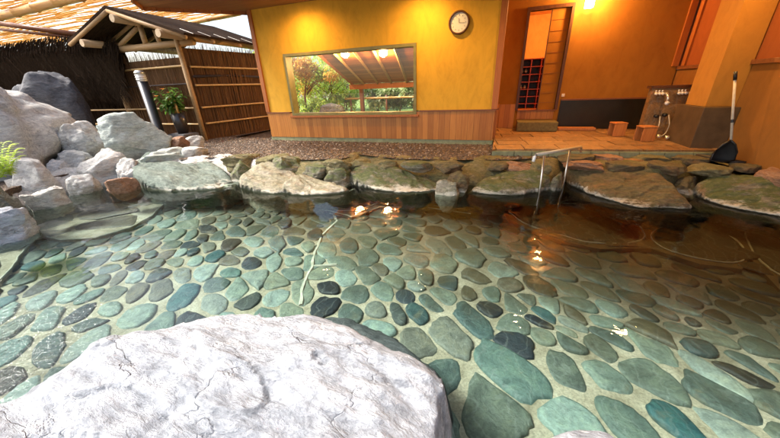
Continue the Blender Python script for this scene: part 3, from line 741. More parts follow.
def edge_rock(front, back, zf, zb, mat, label, seed, n=110, zbot=-.42, **k):
    """low rock on the pool rim: front edge over the water at height zf, back edge at height zb"""
    F = [gz(x, y, zf - .02).to_2d() for x, y in front]; Bk = [gz(x, y, zb).to_2d() for x, y in back]
    cf = sum(F, Vector((0, 0))) / len(F); n_ = cf.normalized(); df_ = sum(p.dot(n_) for p in F) / len(F); db_ = sum(p.dot(n_) for p in Bk) / len(Bk)
    k_ = (zb - zf) / max(db_ - df_, .35); g_ = n_ * k_; z0 = zf + .05 - df_ * k_
    return plateau_rock('rock', F + Bk, z0, zbot, label, mat, seed, n=n, slope=(g_.x, g_.y), cat='rock', under=n_, **k)
edge_rock([(132, 180), (145, 188), (190, 189), (232, 187), (240, 180)], [(238, 172), (222, 163), (190, 158), (150, 160), (134, 168)], .07, .24, M['rock_band'], 'long green grey rock with a white waterline, left of the beige rocks', 3, flare=.08, edge=.05)
edge_rock([(239, 187), (262, 193), (290, 194), (310, 190)], [(308, 175), (290, 168), (262, 166), (244, 174)], .04, .2, M['rock_beige'], 'large beige rock sloping into the water, left of a matching one', 119, flare=.10, edge=.05)
edge_rock([(282, 191), (300, 195), (340, 194), (356, 187)], [(352, 180), (330, 176), (300, 175), (284, 180)], .05, .19, M['rock_beige'], 'large beige rock overhanging the water near the middle', 127, flare=.14, edge=.05)
edge_rock([(344, 181), (378, 190), (418, 196), (438, 192), (449, 180)], [(450, 175), (430, 170), (395, 168), (360, 166), (344, 171)], .05, .24, M['rock_mossy'], 'long mossy rock with white waterline below the window wall', 149, flare=.10, edge=.05)
edge_rock([(460, 190), (480, 196), (520, 196), (562, 185)], [(560, 177), (546, 172), (510, 170), (480, 172), (462, 180)], .05, .24, M['rock_mossy'], 'broad mossy rock with white waterline beside the handrail', 163, flare=.10, edge=.05)
edge_rock([(560, 176), (578, 188), (610, 200), (645, 210), (666, 207), (696, 208)], [(692, 190), (672, 180), (640, 174), (605, 170), (572, 167)], .05, .2, M['rock_flat'], 'big flat brown rock shelving over the dark water, right of handrail', 179, n=170, flare=.12, edge=.035)
edge_rock([(688, 188), (705, 199), (740, 209), (775, 215), (805, 218)], [(818, 196), (790, 186), (750, 179), (715, 175), (692, 178)], .05, .22, M['rock_mossy'], 'dark mossy rock with pale rim at the right edge of the pool', 191, n=130, flare=.12, edge=.045)
ZT = .36
fg = [gz(x, y, ZT - .055).to_2d() for x, y in ((0, 404), (40, 378), (78, 350), (130, 330), (190, 314), (240, 309), (300, 309), (342, 317), (385, 340), (420, 356), (443, 370), (441, 392), (434, 420), (432, 446))]
fg += [Vector((-.12, .1)), Vector((-.3, -.5)), Vector((-1.6, -.7)), Vector((-2.3, -.3)), Vector((-2.1, .1))]
plateau_rock('boulder', fg, ZT, -.45, 'huge white veined boulder filling the bottom left foreground', M['rock_white'], 5, n=240, flare=.13)
fg2 = [gz(x, y, .3).to_2d() for x, y in ((548, 450), (562, 432), (590, 424), (618, 428), (640, 450))] + [Vector((.75, .5)), Vector((.3, .4))]
plateau_rock('boulder', fg2, .36, -.45, 'pale boulder top just showing at the bottom edge, right of centre', M['rock_white'], 9, n=50, flare=.2, edge=.05)
# dark shelf stone hugging the foreground boulder under water
sh = [gz(x, y, -.08).to_2d() for x, y in ((300, 312), (340, 312), (385, 331), (420, 354), (445, 374), (443, 400), (436, 440), (400, 440), (330, 380), (290, 330))]
plateau_rock('rock', sh, -.03, -.45, 'dark green submerged rock hugging the right side of the white boulder', M['rock_dark'], 13, n=80, flare=.08, edge=.05, cat='rock')

# ------------------------------------------------------------------ window wall
YW = 6.33
t = thing('yellow_wall', 'yellow plastered wall with orange wood wainscot and a large window', 'wall', (-2.7, YW, G))
WX0, WX1, WZ0, WZ1 = -4.66, -1.62, .90, 2.19
XL, XR = -5.42, -.05
CEIL = 3.08
bm = bmesh.new()
for lo, hi in (((XL + .1, YW, .98), (WX0, YW + .16, CEIL)), ((WX1, YW, .98), (XR - .1, YW + .16, CEIL)), ((WX0, YW, WZ1), (WX1, YW + .16, CEIL))): box(bm, lo, hi)
obj('plaster', bm, M['plaster_y'], t)
bm = bmesh.new()
for lo, hi in (((XL + .03, YW - .03, .40), (WX0 - .002, YW + .16, .955)), ((WX1 + .002, YW - .03, .40), (XR - .03, YW + .16, .955)), ((WX0 - .002, YW - .03, .40), (WX1 + .002, YW + .16, WZ0 - .05))): box(bm, lo, hi)
obj('wainscot', bm, M['wood_wains'], t)
bm = bmesh.new(); box(bm, (XL + .02, YW - .045, .955), (WX0 - .06, YW + .16, .98)); box(bm, (WX1 + .06, YW - .045, .955), (XR - .01, YW + .16, .98)); obj('wainscot_rail', bm, M['wood_rail'], t)
obj('plinth', B((XL, YW - .02, .1), (XR - .02, YW + .14, .397)), M['concrete'], t)
obj('corner_post', B((XL, YW - .035, .983), (XL + .1, YW + .17, CEIL), bev=.006), M['wood_trim'], t)
obj('corner_post', B((XR - .1, YW - .035, .983), (XR + .01, YW + .12, CEIL), bev=.006), M['wood_trim'], t)
# the left return of the wall, towards the back
#obj('end_wall', B((XL + .003, YW + .18, .1), (XL + .14, 8.3, CEIL)), M['plaster_o'], t)
w = bmesh.new(); fr = .055
for lo, hi in (((WX0, YW - .04, WZ0), (WX0 + fr, YW + .18, WZ1)), ((WX1 - fr, YW - .04, WZ0), (WX1, YW + .18, WZ1)), ((WX0 + fr, YW - .04, WZ1 - fr), (WX1 - fr, YW + .18, WZ1)), ((WX0 + fr, YW - .04, WZ0), (WX1 - fr, YW + .18, WZ0 + fr))): box(w, lo, hi)
wf = obj('window', w, M['frame_green'], t)
obj('pane', B((WX0 + fr, YW + .07, WZ0 + fr), (WX1 - fr, YW + .078, WZ1 - fr)), M['glass'], wf)
obj('sill', B((WX0 - .05, YW - .075, WZ0 - .045), (WX1 + .05, YW - .002, WZ0 - .003), bev=.004), M['wood_trim'], wf)

# clock
c = Vector((-.84, YW, 2.44)); Rr = .185
t = thing('wall_clock', 'round white wall clock with dark wooden rim on the yellow wall', 'clock', c)
def ringmesh(r0, r1, y0, y1, seg=48):
    bm = bmesh.new(); prof = [(r0, y0), (r0, y1), (r0 + (r1 - r0) * .3, y1 - .008), (r1 - .006, y1 - .006), (r1, y1 + .006), (r1, y0)]
    rings = [[bm.verts.new((c.x + r * math.cos(2 * math.pi * k / seg), y, c.z + r * math.sin(2 * math.pi * k / seg))) for k in range(seg)] for r, y in prof]
    for i in range(len(rings)):
        a = rings[i]; b = rings[(i + 1) % len(rings)]
        for k in range(seg): bm.faces.new((a[k], a[(k + 1) % seg], b[(k + 1) % seg], b[k]))
    bmesh.ops.recalc_face_normals(bm, faces=bm.faces[:]); return bm
obj('rim', ringmesh(Rr - .03, Rr, YW - .001, YW - .045), M['clock_rim'], t, smooth=True)
bm = bmesh.new(); vv = [bm.verts.new((c.x + (Rr - .028) * math.cos(2 * math.pi * k / 48), YW - .02, c.z + (Rr - .028) * math.sin(2 * math.pi * k / 48))) for k in range(48)]; bm.faces.new(vv)
bmesh.ops.recalc_face_normals(bm, faces=bm.faces[:]); fc = obj('face', bm, M['face'], t)
for k in range(12):
    a = k * math.pi / 6; r0, r1 = (.105, .125)
    obj('hour_mark', T([(c.x + r0 * math.sin(a), YW - .023, c.z + r0 * math.cos(a)), (c.x + r1 * math.sin(a), YW - .023, c.z + r1 * math.cos(a))], .005, seg=5), M['ink'], fc)
for a, l, w_ in ((R(95), .1, .0035), (R(355), .065, .0045)):
    obj('hand', T([(c.x, YW - .026, c.z), (c.x + l * math.sin(a), YW - .026, c.z + l * math.cos(a))], w_, seg=6), M['ink'], t)

# ------------------------------------------------------------------ ceiling
cp = [(-5.44, 6.5), (-6.93, 5.14), (-6.5, 4.66), (-4.6, 3.5), (-1.6, 1.8), (.6, 1.1), (3.6, .6), (3.6, 8.3), (-.2, 8.3), (-.2, 6.6), (-5.44, 6.6)]  # unseen front edge stretched towards the camera to shade the pool floor
t = thing('ceiling', None, None); del t; bpy.data.objects.remove(bpy.data.objects['ceiling'])
t = thing('wooden_roof', 'brown boarded roof over the pool, its unseen front edge drawn forward for shade', 'roof', (-1, 5.5, CEIL))
obj('ceiling_boards', prism(cp, CEIL + .003, CEIL + .1), M['wood_ceil'], t)
bm = bmesh.new()
for i in range(0, 6):
    a = Vector(cp[i]); b = Vector(cp[i + 1]); d = (b - a).normalized(); n = Vector((d.y, -d.x)) * -.03
    prism([a, b, b + n * -1 * (1), a + n * -1], CEIL - .06, CEIL + .16, bm)
obj('fascia', bm, M['wood_soffit'], t)
# outer roof slab above, with the same drawn-out front edge
obj('roof_slab', prism([(-.25, 6.65), (-5.5, 6.65), (-5.5, 6.4), (-6.95, 5.15), (-6.5, 4.62), (-4.6, 3.45), (-1.6, 1.75), (.6, 1.05), (3.7, .55), (3.7, 8.35), (-.25, 8.35)], CEIL + .165, CEIL + .3), M['bark_roof'], t)

# downlights
WARM = (1.0, .52, .15)
def downlight(x, y, e, label):
    t = thing('downlight', label, 'ceiling light', (x, y, CEIL), 'round downlights along the window wall')
    bm = bmesh.new(); c0 = (x, y, CEIL)
    obj('trim_ring', lathe([(.076, -.002), (.105, -.002), (.11, -.012), (.082, -.02), (.076, -.012)], 28, c0), M['white'], t, smooth=True)
    obj('lens', lathe([(.074, -.006), (.07, -.014), (.01, -.022)], 20, c0), M['bulb'], t, smooth=True)
    l = bpy.data.lights.new('downlight_lamp', 'SPOT'); l.energy = e * LAMP; l.color = WARM; l.spot_size = R(165); l.spot_blend = 1; l.shadow_soft_size = .05
    o = bpy.data.objects.new('downlight_lamp', l); COL.objects.link(o); o.location = (x, y, CEIL - .04)
downlight(-3.95, 5.78, 85, 'round downlight lit in the ceiling above the left half of the window')
downlight(-1.45, 5.78, 85, 'round downlight lit in the ceiling above the window, towards the clock')
downlight(.87, 5.4, 75, 'round downlight lit in the ceiling in front of the doorway')
downlight(2.6, 5.4, 75, 'round downlight lit in the ceiling in front of the shower corner')

# ------------------------------------------------------------------ recess: back wall, side walls
YB = 8.0; DK = .42
t = thing('back_wall', 'brown ochre back wall of the covered recess with a doorway', 'wall', (1.5, YB, DK))
DX0, DX1, DZ0, DZ1 = .40, 1.17, .83, 2.78
bm = bmesh.new()
for lo, hi in (((XR, YB, DK - .2), (DX0, YB + .12, CEIL)), ((DX1, YB, DK - .2), (3.2, YB + .12, CEIL)), ((DX0, YB, DZ1), (DX1, YB + .12, CEIL)), ((DX0, YB, DK - .2), (DX1, YB + .12, DK + .2))): box(bm, lo, hi)
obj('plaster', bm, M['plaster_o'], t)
obj('step_riser', B((DX0 + .002, YB - .02, DK + .203), (DX1 - .002, YB + .1, DZ0 - .02)), M['wood_wains'], t)
obj('threshold', B((DX0 - .02, YB - .06, DZ0 - .018), (DX1 + .02, YB + .13, DZ0)), M['wood_rail'], t)
obj('wainscot', B((XR + .01, YB - .03, DK), (DX0 - .06, YB - .002, .96)), M['wood_wains'], t)
obj('tile_panel', B((DX1 + .1, YB - .035, DK), (3.12, YB - .002, 1.02)), M['dark_tile'], t)
obj('panel_cap', B((DX1 + .1, YB - .05, 1.022), (3.12, YB - .002, 1.05)), M['wood_rail'], t)
bm = bmesh.new()
for lo, hi in (((DX0 - .055, YB - .05, DZ0 + .002), (DX0, YB + .13, DZ1 + .06)), ((DX1, YB - .05, DZ0 + .002), (DX1 + .055, YB + .13, DZ1 + .06)), ((DX0, YB - .05, DZ1), (DX1, YB + .13, DZ1 + .06))): box(bm, lo, hi)
df = obj('door_frame', bm, M['wood_dark'], t)
dr = obj('door', B((.83, YB + .03, DZ0 + .003), (DX1 - .003, YB + .06, DZ1 - .004)), M['plaster_o'], t); tag(dr, 'half open sliding door panel with thin cross bars')
bm = bmesh.new()
for k in range(9): box(bm, (.84, YB + .024, DZ0 + .15 + k * .2), (DX1 - .01, YB + .0285, DZ0 + .155 + k * .2))
obj('crossbar', bm, M['wood_rail'], dr)
bm = bmesh.new(); box(bm, (.812, YB + .015, DZ0 + .003), (.828, YB + .07, DZ1 - .004)); obj('door_stile', bm, M['wood_dark'], dr)

t = thing('side_wall', 'short orange lit wall between the yellow wall and the doorway', 'wall', (XR, 7.2, DK))
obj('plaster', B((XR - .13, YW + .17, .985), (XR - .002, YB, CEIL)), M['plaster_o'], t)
obj('wainscot', B((XR - .128, YW + .17, DK - .2), (XR + .02, YB - .035, .955)), M['wood_wains'], t)
obj('wainscot_rail', B((XR - .13, YW + .17, .957), (XR + .035, YB - .05, .983)), M['wood_rail'], t)

# right wall
XW = 3.22
t = thing('right_wall', 'long ochre wall on the right with a dark rail, running towards the pool', 'wall', (XW, 5, G))
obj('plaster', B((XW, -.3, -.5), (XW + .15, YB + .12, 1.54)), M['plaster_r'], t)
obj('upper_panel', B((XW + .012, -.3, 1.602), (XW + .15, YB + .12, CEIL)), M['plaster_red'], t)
obj('rail', B((XW - .035, -.3, 1.542), (XW + .15, YB - .003, 1.60), bev=.004), M['wood_rail'], t)
for yy in (7.75, 5.3): obj('post', B((XW - .02, yy, 1.605), (XW + .01, yy + .12, CEIL)), M['wood_trim'], t)
obj('corner_trim', B((XW - .12, YB - .05, 1.605), (XW - .022, YB - .003, CEIL)), M['wood_trim'], t)

# shoe room behind the door
t = thing('entrance_room', 'small orange lit room seen through the half open door', 'room', (.7, 8.8, DZ0))
bm = bmesh.new(); box(bm, (.0, 9.9, .6), (1.8, 10, 3.0)); box(bm, (-.1, YB + .13, .6), (0, 10, 3.0)); box(bm, (1.8, YB + .13, .6), (1.9, 10, 3.0)); obj('room_walls', bm, M['room'], t)
obj('room_ceiling', B((-.1, YB + .13, 3.003), (1.9, 10, 3.05)), M['room'], t); obj('room_floor', B((0, YB + .135, .72), (1.8, 9.9, .82)), M['wood_trim'], t)
t = thing('shoe_rack', 'red wooden shoe rack with dark cubbyholes inside the doorway', 'shoe rack', (.65, 8.75, .82))
sx0, sx1, sy0, sy1, sz0, sz1 = .38, 1.05, 8.6, 8.95, .82, 1.93
bm = bmesh.new()
for k in range(7):
    z = sz0 + .1 + (sz1 - sz0 - .12) * k / 6; box(bm, (sx0, sy0, z), (sx1, sy1, z + .018))
obj('shelf', bm, M['red_shelf'], t)
bm = bmesh.new()
for k in range(4):
    x = sx0 + (sx1 - sx0 - .02) * k / 3; box(bm, (x, sy0 - .003, sz0), (x + .02, sy1 - .003, sz1 + .004))
obj('divider', bm, M['red_shelf'], t)
obj('back_panel', B((sx0, sy1 + .001, sz0), (sx1, sy1 + .012, sz1)), M['wood_dark'], t)
for (x, z, l) in ((.44, sz0 + .43, 'pale shoes on a middle shelf of the red rack'), (.42, sz0 + .79, 'pale shoes on an upper shelf of the red rack')):
    bm = bmesh.new()
    for q in (0, .09):
        bmesh.ops.create_uvsphere(bm, u_segments=10, v_segments=6, radius=1, matrix=Matrix.Translation((x + q, sy0 + .12, z + .05)) @ Matrix.Diagonal((.035, .11, .035, 1)))
        bmesh.ops.create_uvsphere(bm, u_segments=10, v_segments=6, radius=1, matrix=Matrix.Translation((x + q, sy0 + .17, z + .07)) @ Matrix.Diagonal((.03, .05, .045, 1)))
    tag(obj('shoes', bm, M['hose'], smooth=True), l, 'shoes')
l = bpy.data.lights.new('added_room_lamp', 'POINT'); l.energy = 38 * LAMP; l.color = (1, .42, .12); l.shadow_soft_size = .12  # unseen lamp, added to light the room behind the door
o = bpy.data.objects.new('added_room_lamp', l); COL.objects.link(o); o.location = (1.3, 8.55, 2.7)
t = thing('added_ceiling_lamp', 'unseen round lamp added on the ceiling to light the entrance room', 'lamp', (1.3, 8.55, 3.0))
obj('lamp_shade', lathe([(.12, 0), (.12, -.05), (.08, -.09)], 20, (1.3, 8.55, 3.0)), M['bulb_wall'], t)

# wall lamp
lx, lz = 1.45, 2.83
t = thing('wall_lamp', 'lit glass wall lamp glowing above the doorway', 'lamp', (lx, YB, lz))
obj('back_plate', B((lx - .06, YB - .02, lz - .12), (lx + .06, YB - .001, lz + .16), bev=.004), M['wood_dark'], t)
obj('lamp_shade', B((lx - .07, YB - .16, lz - .12), (lx + .07, YB - .03, lz + .13), bev=.012), M['bulb_wall'], t)
obj('top_cap', B((lx - .06, YB - .14, lz + .132), (lx + .06, YB - .022, lz + .15)), M['wood_dark'], t)
l = bpy.data.lights.new('wall_lamp_bulb', 'POINT'); l.energy = 80 * LAMP; l.color = (1, .5, .14); l.shadow_soft_size = .07
o = bpy.data.objects.new('wall_lamp_bulb', l); COL.objects.link(o); o.location = (lx, YB - .22, lz)

# deck of stone slabs
dfL = gz(492, 149, DK).to_2d(); dfR = gz(694, 150, DK).to_2d(); dfL.x = XR - .0
d = (dfR - dfL).normalized(); dfR2 = dfL + d * ((XW - dfL.x) / d.x)
deck = [dfL, dfR2, Vector((XW, YB)), Vector((XR, YB))]
bm = prism(deck, .05, DK - .03); tag(obj('deck_base', bm, M['concrete']), kind='structure')
bm = bmesh.new(); rg = random.Random(4); y = 0.0; rowh = [.42, .38, .45, .4, .42, .4, .45]
n_ = Vector((-d.y, d.x)); off = 0
for rh in rowh:
    x = -.3 - rg.random() * .3
    while x < 3.6:
        wl = rg.uniform(.4, .75); q = []
        for (u, v_) in ((x + .008, y + .008), (x + wl - .008, y + .008), (x + wl - .008, y + rh - .008), (x + .008, y + rh - .008)):
            p = dfL + d * u + n_ * v_; q.append(Vector((min(max(p.x, XR + .002), XW - .002), min(p.y, YB - .06))))
        if (q[1] - q[0]).length > .05 and (q[3] - q[0]).length > .05:
            prism(q, DK - .028, DK + rg.uniform(-.003, .004), bm)
        x += wl
    y += rh
tag(obj('stone_deck', bm, M['slab']), kind='structure')
bm = bmesh.new(); x = 0; 
while x < 3.4:
    wl = rg.uniform(.25, .4); a = dfL + d * (x + .006) - n_ * .03; b = dfL + d * min(x + wl - .006, 3.25) - n_ * .03
    if b.x > a.x: prism([a, b, b + n_ * .028, a + n_ * .028], .2, DK - .035, bm)
    x += wl
tag(obj('deck_kerb', bm, M['concrete']), kind='structure')

# terrace flagstones between deck and pool rocks
tp = [outw(p, .62) for p in shore[15:]]
tp = tp + [Vector((XW - .01, 4.3)), dfR2 - Vector((.02, .05)), dfL + d * .9 - n_ * .04]
bm, vs = sheet(tp, .27); 
for c_, cp_ in cells(tp, .33, ang=.2, stretch=1.6, var=.35, rng=random.Random(9)):
    cp2 = [q if inside(q, tp) else c_ + (q - c_) * next((s / 20 for s in range(19, 0, -1) if inside(c_ + (q - c_) * (s / 20), tp)), .05) for q in cp_]
    stone_on(bm, c_, cp2, .27, .018, .035, mi=1, rough=.05, rounds=1)
tag(obj('flagstone_terrace', bm, None, mats=[M['mortar_dark'], M['flag']]), kind='structure')

# step stone, plank, stools
tag(obj('step_stone', B((.40, 7.42, DK + .004), (1.22, 7.86, .62), bev=.02), M['concrete_dk']), 'olive stone step block below the doorway', 'step')
tag(obj('wooden_plank', B((1.26, 7.6, DK + .004), (1.98, 7.82, .48), bev=.008), M['stool']), 'short wooden board lying right of the step block', 'board')
def stool(x, y, rz, label):
    t = thing('bath_stool', label, 'stool', (x, y, DK + .006), 'wooden bath stools on the stone deck')
    t.rotation_euler.z = rz
    bpy.context.view_layer.update()
    def part(n, lo, hi):
        o = obj(n, B(lo, hi, bev=.006), M['stool']); o.parent = t; return o
    part('seat', (-.11, -.11, .222), (.11, .11, .245)); part('leg', (-.105, -.105, 0), (-.085, .105, .22)); part('leg', (.085, -.105, 0), (.105, .105, .22))
    part('stretcher', (-.083, -.01, .09), (.083, .01, .14))
    return t
s1 = stool(2.16, 6.95, R(-80), 'orange bath stool nearer the black tiled wall, the farther of two')
c1 = s1.copy(); COL.objects.link(c1); c1.location = (2.42, 6.42, DK + .006); c1.rotation_euler.z = R(-76); c1['label'] = 'orange bath stool nearer the showers and the deck edge'
for ch in list(s1.children):
    k = ch.copy(); COL.objects.link(k); k.parent = c1

# shower wall, taps, block, column
SY = 6.95
t = thing('shower_wall', 'low brown stone faced wall carrying the shower taps', 'wall', (2.9, SY, DK))
obj('panel', B((2.53, SY, DK), (XW - .003, SY + .14, 1.24)), M['flag'], t)
obj('cap', B((2.5, SY - .03, 1.243), (XW - .003, SY + .17, 1.285)), M['wood_dark'], t)
def tap(x, label):
    t = thing('shower_tap', label, 'tap', (x, SY, 1.16), 'mixer taps on the shower wall')
    obj('body', T([(x - .085, SY - .06, 1.16), (x + .085, SY - .06, 1.16)], .025, seg=12), M['chrome'], t, smooth=True)
    for q in (-.07, -.025, .02):
        k = obj('handle', T([(x + q, SY - .075, 1.16), (x + q, SY - .12, 1.155)], .022, seg=8), M['white'], t, smooth=True)
        obj('knob', T([(x + q, SY - .06, 1.185), (x + q, SY - .06, 1.215)], .012, seg=8), M['white'], t, smooth=True)
    obj('wall_mount', T([(x - .06, SY + .0, 1.16), (x - .06, SY - .06, 1.16)], .016, seg=8), M['chrome'], t); obj('wall_mount', T([(x + .06, SY + .0, 1.16), (x + .06, SY - .06, 1.16)], .016, seg=8), M['chrome'], t)
    obj('spout', T([(x + .07, SY - .07, 1.16), (x + .085, SY - .11, 1.15), (x + .09, SY - .15, 1.09), (x + .09, SY - .16, 1.02)], [.026, .024, .022, .02], seg=12), M['chrome'], t, smooth=True)
    obj('nozzle', T([(x + .09, SY - .15, 1.012), (x + .10, SY - .19, 1.0)], .032, seg=12), M['white'], t, smooth=True)
tap(2.64, 'pale shower tap with white knobs, left of the pair'); tap(2.96, 'pale shower tap with white knobs, right of the pair beside the column')
def hose(x, pts, label):
    t = thing('shower_hose', label, 'hose', (x, SY - .05, .8), 'hand shower hoses under the taps')
    P = []
    for i in range(len(pts) - 1):
        for k in range(6):
            P.append(Vector(pts[i]).lerp(Vector(pts[i + 1]), k / 6))
    P.append(Vector(pts[-1]))
    for _ in range(4): P = [P[0]] + [(P[i - 1] + P[i] * 2 + P[i + 1]) / 4 for i in range(1, len(P) - 1)] + [P[-1]]
    obj('hose', T(P, .009, seg=7), M['hose'], t, smooth=True)
    obj('valve', T([(pts[0][0] - .05, SY, pts[0][2]), (pts[0][0] - .05, SY - .07, pts[0][2])], .03, seg=10), M['black'], t, smooth=True)
    obj('shower_head', T([pts[-1], (pts[-1][0] - .02, pts[-1][1] - .06, pts[-1][2] + .03)], [.012, .03], seg=10), M['chrome'], t, smooth=True)
hose(2.72, [(2.74, SY - .06, .78), (2.74, SY - .14, .62), (2.66, SY - .22, .48), (2.52, SY - .24, .45)], 'pale curved hose under the left tap')
hose(2.9, [(2.86, SY - .06, .8), (2.88, SY - .16, .64), (2.82, SY - .26, .5), (2.7, SY - .34, .45)], 'pale curved hose between the two taps')
hose(3.02, [(3.06, SY - .06, .8), (3.04, SY - .2, .66), (2.92, SY - .36, .5), (2.78, SY - .44, .45)], 'bright curved hose beside the dark stone block')
tag(obj('stone_block', B((2.81, 5.82, DK - .3), (XW - .003, 6.6, 1.0), bev=.006), M['block']), 'dark polished stone block under the slanting lit column', 'stone block')
tag(obj('column', B((gy(706, 104, 5.95).x, 5.95, 1.002), (XW - .003, 6.5, CEIL), bev=.004), M['plaster_col']), 'square orange plastered column standing on the dark stone block', 'column')
tag(obj('wall_socket', B((1.20 + .07, YB - .02, 1.1), (1.33, YB - .001, 1.16), bev=.004), M['white']), 'small pale socket box on the wall right of the doorway', 'socket')

# landing net
t = thing('landing_net', 'black bagged scoop net with a pale pole leaning by the right wall', 'net', (2.9, 5.1, .31))
pt = gy(735, 80, 5.35); pb = gy(731, 140, 5.2)
obj('pole', T([pb, pt], .014, seg=10), M['hose'], t, smooth=True)
dd = (pt - pb).normalized(); obj('grip', T([pt, pt + dd * .1], .019, seg=10), M['black'], t, smooth=True); obj('collar', T([pb + dd * .22, pb + dd * .26], .019, seg=10), M['black'], t)
hc = pb + Vector((-.01, -.02, 0)); tri = [(0, 0), (.06, -.05), (.11, -.15), (.12, -.26), (.0, -.285), (-.13, -.27), (-.13, -.18), (-.07, -.06), (0, 0)]
obj('hoop', T([hc + Vector((x, .02 * z, z)) for x, z in tri], .011, seg=6), M['black'], t, smooth=True)
bm = bmesh.new(); rings = []
for s_, dy in ((1, 0), (.9, .05), (.65, .1), (.3, .13)):
    rings.append([bm.verts.new(hc + Vector((x * s_, .02 * z + dy, (z + .17) * s_ - .17 - dy * .4))) for x, z in tri[:-1]])
for q in range(3):
    for k in range(8): bm.faces.new((rings[q][k], rings[q][(k + 1) % 8], rings[q + 1][(k + 1) % 8], rings[q + 1][k]))
bm.faces.new(rings[-1]); obj('net_bag', bm, M['netmesh'], t, smooth=True)
a = gz(696, 156, .36); b = gz(745, 164, .34)
tag(obj('drain_pipe', T([a, a.lerp(b, .5) + Vector((0, 0, .01)), b], .035, seg=10), M['black'], smooth=True), 'black pipe lying at the foot of the dark stone block', 'pipe')

# handrail
t = thing('handrail', 'steel handrail with two posts rising from the pool edge', 'handrail', (.83, 4.62, 0))
p1 = Vector((.66, 4.40, -.35)); q1 = Vector((.63, 4.42, .53)); p2 = Vector((1.01, 4.80, -.35)); q2 = Vector((1.0, 4.82, .53))
obj('post', T([p1, q1], .0135, seg=12), M['metal'], t, smooth=True); obj('post', T([p2, q2], .0135, seg=12), M['metal'], t, smooth=True)
e1 = gy(537, 154, 4.33); e2 = gy(581, 146.5, 4.95); e1.z = e2.z = .555
obj('grab_bar', T([e1, e2], .02, seg=12), M['hose'], t, smooth=True)
dr_ = (e2 - e1).normalized()
obj('end_cap', T([e1 - dr_ * .01, e1 - dr_ * .04 + Vector((0, 0, -.02)), e1 - dr_ * .045 + Vector((0, 0, -.085))], .022, seg=10), M['white'], t, smooth=True)
obj('end_cap', T([e2, e2 + dr_ * .02 + Vector((0, 0, -.02)), e2 + dr_ * .02 + Vector((0, 0, -.08))], .014, seg=10), M['metal'], t, smooth=True)

# ------------------------------------------------------------------ fences on the left
YF = 6.12; XC = -7.42
def bamboo(bm, a, b, r, mid=.45, jit=.0):
    a = Vector(a); b = Vector(b); L_ = (b - a).length; n = max(2, int(L_ / mid)); pts = []; rr = []
    for k in range(n):
        for (u, q) in ((0, 1.12), (.03, .96), (.5, .94), (.97, .97)):
            pts.append(a.lerp(b, (k + u) / n)); rr.append(r * q)
    pts.append(b); rr.append(r * 1.1); tube(bm, pts, rr, seg=10)
def brushwood(bm, a, b, z0, z1, sp, rg, thick=.05, top=.05):
    a = Vector(a); b = Vector(b); n = int((b - a).length / sp); dn = Vector((-(b - a).y, (b - a).x)).normalized()
    for k in range(n):
        p = a.lerp(b, (k + rg.random()) / n) + dn * rg.uniform(-thick, thick); r = rg.uniform(.004, .009)
        lean = rg.uniform(-.06, .06); dx = (b - a).normalized()
        tube(bm, [(p.x, p.y, z0), (p.x + dx.x * lean * .5, p.y + dx.y * lean * .5, (z0 + z1) / 2), (p.x + dx.x * lean, p.y + dx.y * lean, z1 + rg.uniform(-top, top))], [r, r, r * .5], seg=4, cap=False)
rg = random.Random(6)
t = thing('brushwood_fence', 'brown brushwood fence with bamboo rails behind the boulders', 'fence', (-11, YF, G))
bm = bmesh.new(); brushwood(bm, (-10.0, YF), (XC, YF), G, 2.42, .012, rg, .04, .10); box(bm, (-10, YF + .03, G), (XC, YF + .05, 2.3)); obj('brushwood', bm, M['brush'], t)
for z, r in ((2.1, .026), (1.13, .024), (.73, .024), (1.7, .018)):
    bm = bmesh.new(); bamboo(bm, (-17, YF - .08, z), (XC, YF - .08, z), r); obj('rail', bm, M['bamboo'] if z != 1.7 else M['branch'], t, smooth=True)
t2 = thing('thatched_fence', 'dark ragged thatched fence behind the huge grey boulder', 'fence', (-14, YF, G))
bm = bmesh.new(); brushwood(bm, (-22, YF + .05), (-9.6, YF + .05), G, 2.75, .022, rg, .07, .12)
for k in range(6000):
    x = rg.uniform(-22, -9.5); z = rg.uniform(2.3, 3.0) - max(0, (x + 12)) * .08
    tube(bm, [(x, YF - .05, z + .1), (x + rg.uniform(-.3, .3), YF - .3, z - .3), (x + rg.uniform(-.4, .4), YF - .32, z - .9)], [.008, .007, .003], seg=4, cap=False)
box(bm, (-22, YF + .08, G), (-9.6, YF + .12, 2.7)); obj('thatch', bm, M['thatch'], t2)
YE = 8.4
t = thing('side_fence', 'brushwood fence with bamboo rails running beside the yellow wall', 'fence', (-7.2, 7.3, G))
A = Vector((XC, YF + .05)); Bq = Vector((-7.0, YE))
bm = bmesh.new(); brushwood(bm, A, Bq, G, 2.58, .010, rg, .035, .06); prism([A + Vector((-.06, 0)), Bq + Vector((-.06, 0)), Bq + Vector((-.08, 0)), A + Vector((-.08, 0))], G, 2.5, bm); obj('brushwood', bm, M['brush'], t)
for z in (2.08, 1.66, 1.13, .73):
    bm = bmesh.new(); bamboo(bm, (A.x + .08, A.y, z), (Bq.x + .08, Bq.y, z), .026); obj('rail', bm, M['bamboo'] if z != 1.66 else M['bamboo'], t, smooth=True)
bm = bmesh.new(); tube(bm, [(A.x + .1, A.y, 1.86), (-7.25, 7.3, 1.9), (Bq.x + .1, Bq.y, 1.84)], .03, seg=8); obj('branch_rail', bm, M['branch'], t, smooth=True)
obj('post', T([(XC + .05, YF - .08, G), (XC + .03, YF - .08, 2.7)], [.06, .055], seg=12), M['wood_log'], t, smooth=True)
